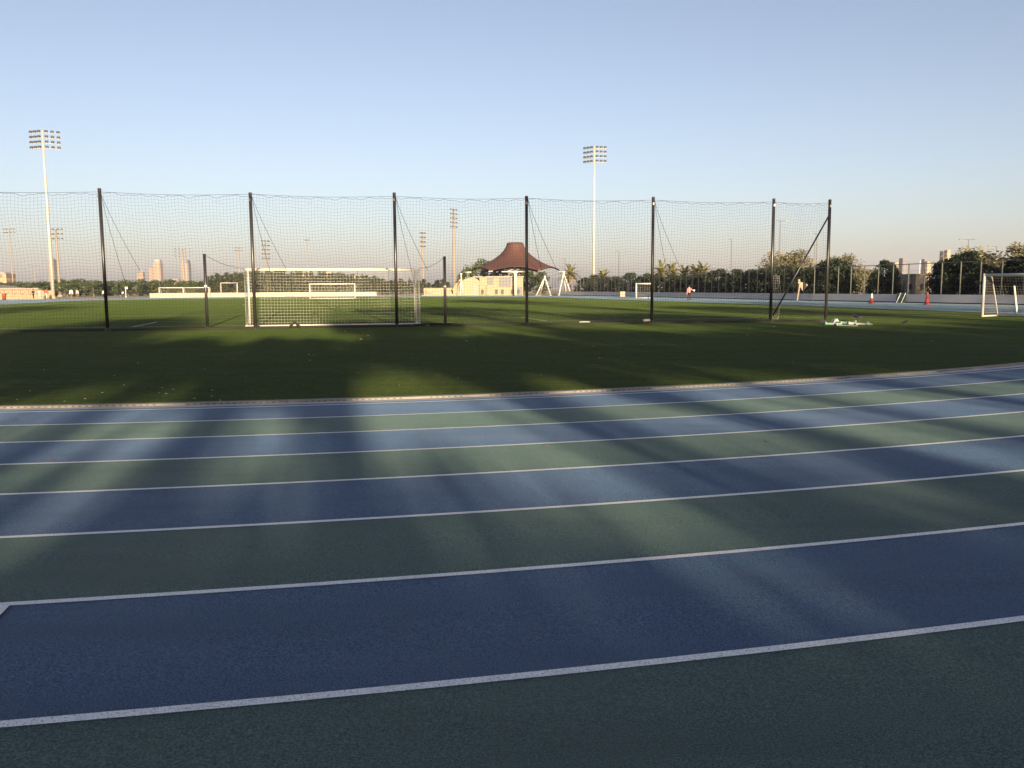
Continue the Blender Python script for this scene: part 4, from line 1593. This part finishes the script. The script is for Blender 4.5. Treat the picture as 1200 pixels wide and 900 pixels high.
def make_person(label, px, by, D, shirt, trouser, rz=0.0, H=1.72, arm_out=0, stride=0.12, hold=None, long_sleeve=True):
    if D is None:
        q = on_ground(px, by)
        q = on_ground(px, by, gz(q.x, q.y))
    else:
        q = at(px, by, D)
    t = thing('person', label, 'person', (q.x, q.y, gz(q.x, q.y)), rz, None)
    s = H / 1.72
    t.scale = (s, s, s)
    hipw, shw = 0.09, 0.19
    fL, fR = stride, -stride
    hl = Vector((-0.27, 0.05, 0.80))
    hr = Vector((0.27, 0.02, 0.80))
    el = Vector((-0.25, -0.02, 1.10))
    er = Vector((0.25, -0.03, 1.10))
    if arm_out == 1:
        er, hr = Vector((0.40, 0.05, 1.22)), Vector((0.60, 0.14, 1.20))
    elif arm_out == 2:
        er, hr = Vector((0.33, 0.0, 1.15)), Vector((0.12, 0.2, 1.05))
        el, hl = Vector((-0.33, 0.0, 1.15)), Vector((-0.12, 0.2, 1.05))
    V = [(0, 0, 0.92), (0, 0, 1.10), (0, 0.0, 1.32), (0, 0.0, 1.45), (0, 0.01, 1.53), (0, 0.02, 1.64), (0, 0.02, 1.70),
         (-hipw, 0, 0.88), (-hipw, fL * .55 + .03, 0.48), (-hipw, fL - 0.02, 0.07), (-hipw, fL + 0.15, 0.035),
         (hipw, 0, 0.88), (hipw, fR * .55 + .03, 0.48), (hipw, fR - 0.02, 0.07), (hipw, fR + 0.15, 0.035),
         (-shw, 0, 1.40), el, hl, hl + Vector((0, 0.02, -0.13)), (shw, 0, 1.40), er, hr, hr + (hr - er).normalized() * 0.13]
    E_ = [(0, 1), (1, 2), (2, 3), (3, 4), (4, 5), (5, 6), (0, 7), (7, 8), (8, 9), (9, 10), (0, 11), (11, 12), (12, 13), (13, 14), (3, 15), (15, 16), (16, 17), (17, 18), (3, 19), (19, 20), (20, 21), (21, 22)]
    Rr = [(.13, .10), (.13, .095), (.16, .11), (.09, .08), .055, (.085, .10), (.06, .07), .08, .058, .042, .035, .08, .058, .042, .035, .055, .042, .034, .03, .055, .042, .034, .03]
    obj('body', skin_mesh('body', V, E_, Rr, M['skin']), t)
    Vs = [V[0], V[1], V[2], V[3], V[15], V[16], V[19], V[20]]
    ends = []
    Es = [(0, 1), (1, 2), (2, 3), (3, 4), (4, 5), (3, 6), (6, 7)]
    Rs = [(.155, .125), (.15, .115), (.18, .13), (.10, .09), .07, .058, .07, .058]
    if long_sleeve:
        Vs += [V[17], V[21]]
        Es += [(5, 8), (7, 9)]
        Rs += [.045, .045]
    obj('shirt', skin_mesh('shirt', Vs, Es, Rs, M[shirt]), t)
    Vt = [(0, 0, 0.94)] + [V[i] for i in (7, 8, 9, 11, 12, 13)]
    obj('trousers', skin_mesh('trousers', Vt, [(0, 1), (1, 2), (2, 3), (0, 4), (4, 5), (5, 6)], [(.145, .115), .095, .072, .06, .095, .072, .06], M[trouser]), t)
    hm = MB()
    hm.lathe([(0.10, 1.60), (0.112, 1.66), (0.10, 1.73), (0.06, 1.775), (0.01, 1.785)], 14, (0, -0.005, 0))
    obj('hair', hm.mesh('hair', M['hair'], True), t)
    if hold:
        hp = MB()
        hp.box(tuple(hr + (hr - er).normalized() * 0.2), (0.15, 0.03, 0.2))
        o_ = hp.build('white_sheet', M['whitecloth'])
        o_.parent = None
        o_.location = t.location
        o_.rotation_euler = (0, 0, rz)
        tag(o_, 'white sheet held out in the hand of the person in pink', 'paper')
    return t


make_person('person in pink shirt and black trousers on the far straight, one arm out', 807.5, 352.6, None, 'pink', 'black', R(20), 1.72, 1, 0.10, True)
make_person('person in a pink top and dark trousers half hidden by the end post', 970.5, 352.6, 90, 'pink', 'black', R(200), 1.25, 0, 0.05)
make_person('person in black top and trousers on the path before the grandstand', 39.5, 351.6, 146, 'black', 'black', R(160), 1.72, 2, 0.08)
make_person('person in grey clothes before the grandstand, beside someone in black', 46.7, 351.4, 147, 'greycloth', 'greycloth', R(30), 1.7, 0, 0.14)
make_person('person in a dark red top and bare forearms nearest the grandstand floodlight', 54.6, 351.0, 147, 'redcloth', 'greycloth', R(-20), 1.75, 2, 0.1, None, False)
make_person('person in a white shirt and brown trousers on the path past the peach mast', 83.8, 350.2, 150, 'whitecloth', 'browncloth', R(190), 1.74, 0, 0.12)
make_person('person in dull pinkish grey clothes following someone in a white shirt', 91.0, 350.2, 151, 'greycloth', 'browncloth', R(170), 1.7, 0, 0.14)
make_person('person in a white shirt and black trousers right behind the first net post', 121.5, 350.0, 160, 'whitecloth', 'black', R(170), 1.55, 0, 0.12)
make_person('person in black and white beside the white signpost on the far bend', 144.2, 350.0, 166, 'whitecloth', 'black', R(150), 1.35, 2, 0.06)
q = at(147.8, 350, 165)
t = thing('signpost', 'white signpost with a small board on the path of the far bend', 'sign', (q.x, 165, gz(q.x, 165)))
MB().tube([(0, 0, 0), (0, 0, 2.1)], 0.07, 8).build('post', M['white'], t)
MB().box((0.2, -0.08, 1.9), (0.5, 0.05, 0.42)).build('board', M['whitecloth'], t)

# ------------------------------------------------------------------ scraps on the turf
spots = [(35, 459), (57, 450), (73, 410), (76, 471), (134, 441), (190, 455), (195, 462), (187, 461), (203, 457), (265, 439), (249, 458), (248, 465), (258, 470), (296, 460), (347, 414.5), (362, 416), (368, 416.5),
         (363, 423), (284, 413), (405, 388.5), (431, 394), (423, 398), (162, 426), (145, 452), (120, 461), (10, 424), (728, 403.5), (752, 404), (660, 411), (695, 406), (703, 420), (878, 385), (907, 383), (876, 393),
         (825, 376.5), (929, 425), (547, 400), (518, 394), (556, 411), (537, 443), (305, 470), (100, 468), (20, 469), (228, 468), (468, 452), (1092, 400), (1165, 382), (420, 437), (634, 440), (52, 434), (240, 433)]
dark_spots = [(109, 514), (60, 540), (17, 489), (640, 523), (902, 519)]
rnd = random.Random(12)
lm = []
for k in range(4):
    m_ = MB()
    pr = []
    for j in range(7):
        a = 2 * PI * j / 7
        rr = rnd.uniform(.5, 1.0)
        pr.append(Vector((rr * math.cos(a), rr * .6 * math.sin(a), 0.35 * rnd.random())))
    k0 = len(m_.v)
    m_.v += [tuple(p) for p in pr] + [tuple(p * .9 + Vector((0, 0, .18))) for p in pr]
    m_.f += [tuple(range(6, -1, -1)), tuple(range(7, 14))] + [(j, (j + 1) % 7, 7 + (j + 1) % 7, 7 + j) for j in range(7)]
    m_.mi += [0] * 9
    lm.append(m_.mesh('scrap', M['litter']))
for px, py in spots:
    q = on_ground(px, py)
    o = obj('scrap', lm[rnd.randrange(4)], None, (q.x, q.y, gz(q.x, q.y) + 0.008))
    s = rnd.uniform(0.012, 0.026) * (1.0 if py > 400 else 1.7)
    o.scale = (s, s, s)
    o.rotation_euler = (0, 0, rnd.uniform(0, 6))
    tag(o, 'small pale dry leaf or scrap lying on the green turf', 'scrap', 'pale scraps scattered on the turf')

for k, (px, py) in enumerate(dark_spots):
    q = on_ground(px, py, 0.05)
    o = obj('dead_leaf', lm[k % 4].copy(), None, (q.x, q.y, gz(q.x, q.y) + 0.006))
    o.data.materials[0] = M['browncloth']
    o.scale = (0.04, 0.03, 0.02)
    o.rotation_euler = (0, 0, k)
    tag(o, 'dark dead leaf lying flat on the running track', 'leaf', 'dead leaves on the track')

# ------------------------------------------------------------------ trees behind the camera that shade the track
LD = Vector((-math.sin(R(SUN_AZ)), math.cos(R(SUN_AZ)), 0))     # direction in which shadows fall
LT = Vector((math.cos(R(SUN_AZ)), math.sin(R(SUN_AZ)), 0))
CT = 1.0 / math.tan(R(SUN_EL))
HF = math.tan(R(SUN_EL)) / math.tan(R(7.5))


def behind(L, t):
    p = LD * -L + LT * t
    return Vector((p.x, p.y, 0))


def shade_tree(L, t, z0, z1, wd, seed, dens=1.0, trunk_r=0.16, kind=0):
    rnd = random.Random(seed)
    crown, trunk = MB(), MB()
    trunk.tube([(0, 0, -.05), (rnd.uniform(-.1, .1), 0, z0 * .6), (rnd.uniform(-.2, .2), 0, (z0 + z1) / 2)], trunk_r, 8, True, 0, trunk_r * .6)
    hh = (z1 - z0)
    nc = int(20 * dens)
    for k in range(nc):
        th = rnd.uniform(0, 2 * PI)
        v = (k + .5) / nc
        env = math.sqrt(max(.05, 1 - (2 * v - 1) ** 2 * .85))
        rr = wd / 2 * env * math.sqrt(rnd.random())
        c = Vector((rr * math.cos(th), rr * math.sin(th), z0 + hh * v))
        if k % 2 == 0:
            trunk.tube([(0, 0, z0 * .7), tuple(c)], 0.05, 4, False, 0, 0.015)
        cr = min(wd * .17, hh * .4) * rnd.uniform(.8, 1.25)
        for i in range(46):
            d = Vector((rnd.gauss(0, 1), rnd.gauss(0, 1), rnd.gauss(0, .7)))
            d.normalize()
            leaf_quad(crown, c + d * cr * rnd.random() ** .5, 0.20 * rnd.uniform(.7, 1.3), rnd)
    p = behind(L, t)
    tr = thing('shade_tree', 'leafy tree standing behind the camera whose shade falls on the track', 'tree', p, 0, 'shade trees behind the camera')
    crown.build('crown', M['leaf_mid'], tr)
    trunk.build('trunk', M['bark'], tr)


# unseen hedge, added for shade; heights follow from how far its shade reaches
HL = 36.0
hedge = thing('added_shade_hedge', 'unseen leafy hedge added behind the camera to shade the track', 'hedge', behind(HL, 0), R(SUN_AZ))
rnd = random.Random(77)


def hedge_top(x):
    reach = 5.6 + 1.6 * mnoise.noise(Vector((x * 0.30, 0, 4))) + 0.9 * mnoise.noise(Vector((x * 1.1, 3, 4)))
    reach -= 2.0 * math.exp(-((x - 2.3) / 0.75) ** 2) + 2.4 * math.exp(-((x - 5.4) / 1.2) ** 2)
    return (reach + HL) / CT


m_ = MB()
NX = 260
for i in range(NX + 1):
    x = -60 + 130 * i / NX
    zt = hedge_top(x) - 0.12
    for y, z in ((-0.8, -.05), (-0.95, zt * .6), (-0.5, zt), (0.5, zt), (0.95, zt * .6), (0.8, -.05)):
        m_.v.append((x, y + 0.12 * mnoise.noise(Vector((x * .8, y, z))), z))
for i in range(NX):
    for j in range(5):
        a = i * 6 + j
        m_.f.append((a, a + 6, a + 7, a + 1))
        m_.mi.append(0)
m_.build('inner_mass', M['leaf_mid'], hedge)
m_ = MB()
for i in range(11000):
    x = rnd.uniform(-60, 70)
    zt = hedge_top(x)
    top = rnd.random() < .6
    c = Vector((x, rnd.uniform(-.8, .8), zt - .1 + abs(rnd.gauss(0, .2)))) if top else Vector((x, rnd.choice((-.95, .95)) + rnd.gauss(0, .08), rnd.uniform(0, zt)))
    leaf_quad(m_, c, 0.17 * rnd.uniform(.7, 1.3), rnd)
m_.build('foliage', M['leaf_mid'], hedge)
# trees beyond it, given as the stretch of ground (metres ahead) that each crown shades
rnd = random.Random(21)
row = [(-4.6, 16.5, 27, 4.0, .24), (-2.7, 15.5, 26, 3.2, .22), (-1.2, 12.0, 27, 1.9, .30), (0.2, 10.5, 27, 1.5, .26), (3.1, 16.0, 27, 4.2, .16), (5.0, 11.5, 26, 1.7, .2), (6.8, 16.0, 27, 3.6, .15), (9.0, 13.0, 28, 3.2, .2)]
t_ = -7.0
while t_ > -46:
    row.append((t_, 15.0 + rnd.uniform(-1.5, 2), 27 + rnd.uniform(-2, 2) + (5 if -11.5 < t_ < -6.5 else 0), 4.6, rnd.uniform(.14, .26)))
    t_ -= rnd.uniform(2.3, 3.3)
t_ = 11.2
while t_ < 60:
    row.append((t_, 14.5 + rnd.uniform(-2.5, 2), 27 + rnd.uniform(-2, 3), 4.6, rnd.uniform(.14, .24)))
    t_ += rnd.uniform(2.2, 3.1)
for i, (t_, d0, d1, wd, tr_) in enumerate(row):
    L_ = HL + rnd.uniform(-.8, 1.2)
    shade_tree(L_, t_, (d0 + L_) / CT, (d1 + L_) / CT, wd * 1.1, 200 + i, 1.6, tr_)
# taller trees farther back reach out over the pitch
for i, (L_, t_, d0, d1, wd) in enumerate(((56, -25, 50, 92, 12), (56, -36, 48, 80, 10), (50, -8.5, 30, 47, 7.5), (50, 9, 50, 68, 13), (50, 3.0, 31, 40, 6), (60, 22, 86, 110, 13), (50, 17, 34, 46, 9), (50, 30, 40, 62, 10), (50, 42, 38, 80, 11), (50, 55, 30, 90, 12))):
    shade_tree(L_, t_, (d0 + L_) / CT, (d1 + L_) / CT, wd, 300 + i, 3.2, .3)

# ------------------------------------------------------------------ hazy evening air
hz = MB().box((0, 0, 0), (4400, 4400, 92)).mesh('haze', newmat('haze_air')[0])
ho = obj('haze', hz, None, (0, 600, 45))
ho['kind'] = 'stuff'
hm_ = hz.materials[0]
n_ = hm_.node_tree
for nd in list(n_.nodes):
    if nd.type != 'OUTPUT_MATERIAL':
        n_.nodes.remove(nd)
pv_ = n_.nodes.new('ShaderNodeVolumePrincipled')
pv_.inputs['Color'].default_value = (0.62, 0.66, 0.92, 1)
pv_.inputs['Density'].default_value = HAZE
pv_.inputs['Anisotropy'].default_value = 0.0
out_ = [nd for nd in n_.nodes if nd.type == 'OUTPUT_MATERIAL'][0]
n_.links.new(pv_.outputs[0], out_.inputs['Volume'])
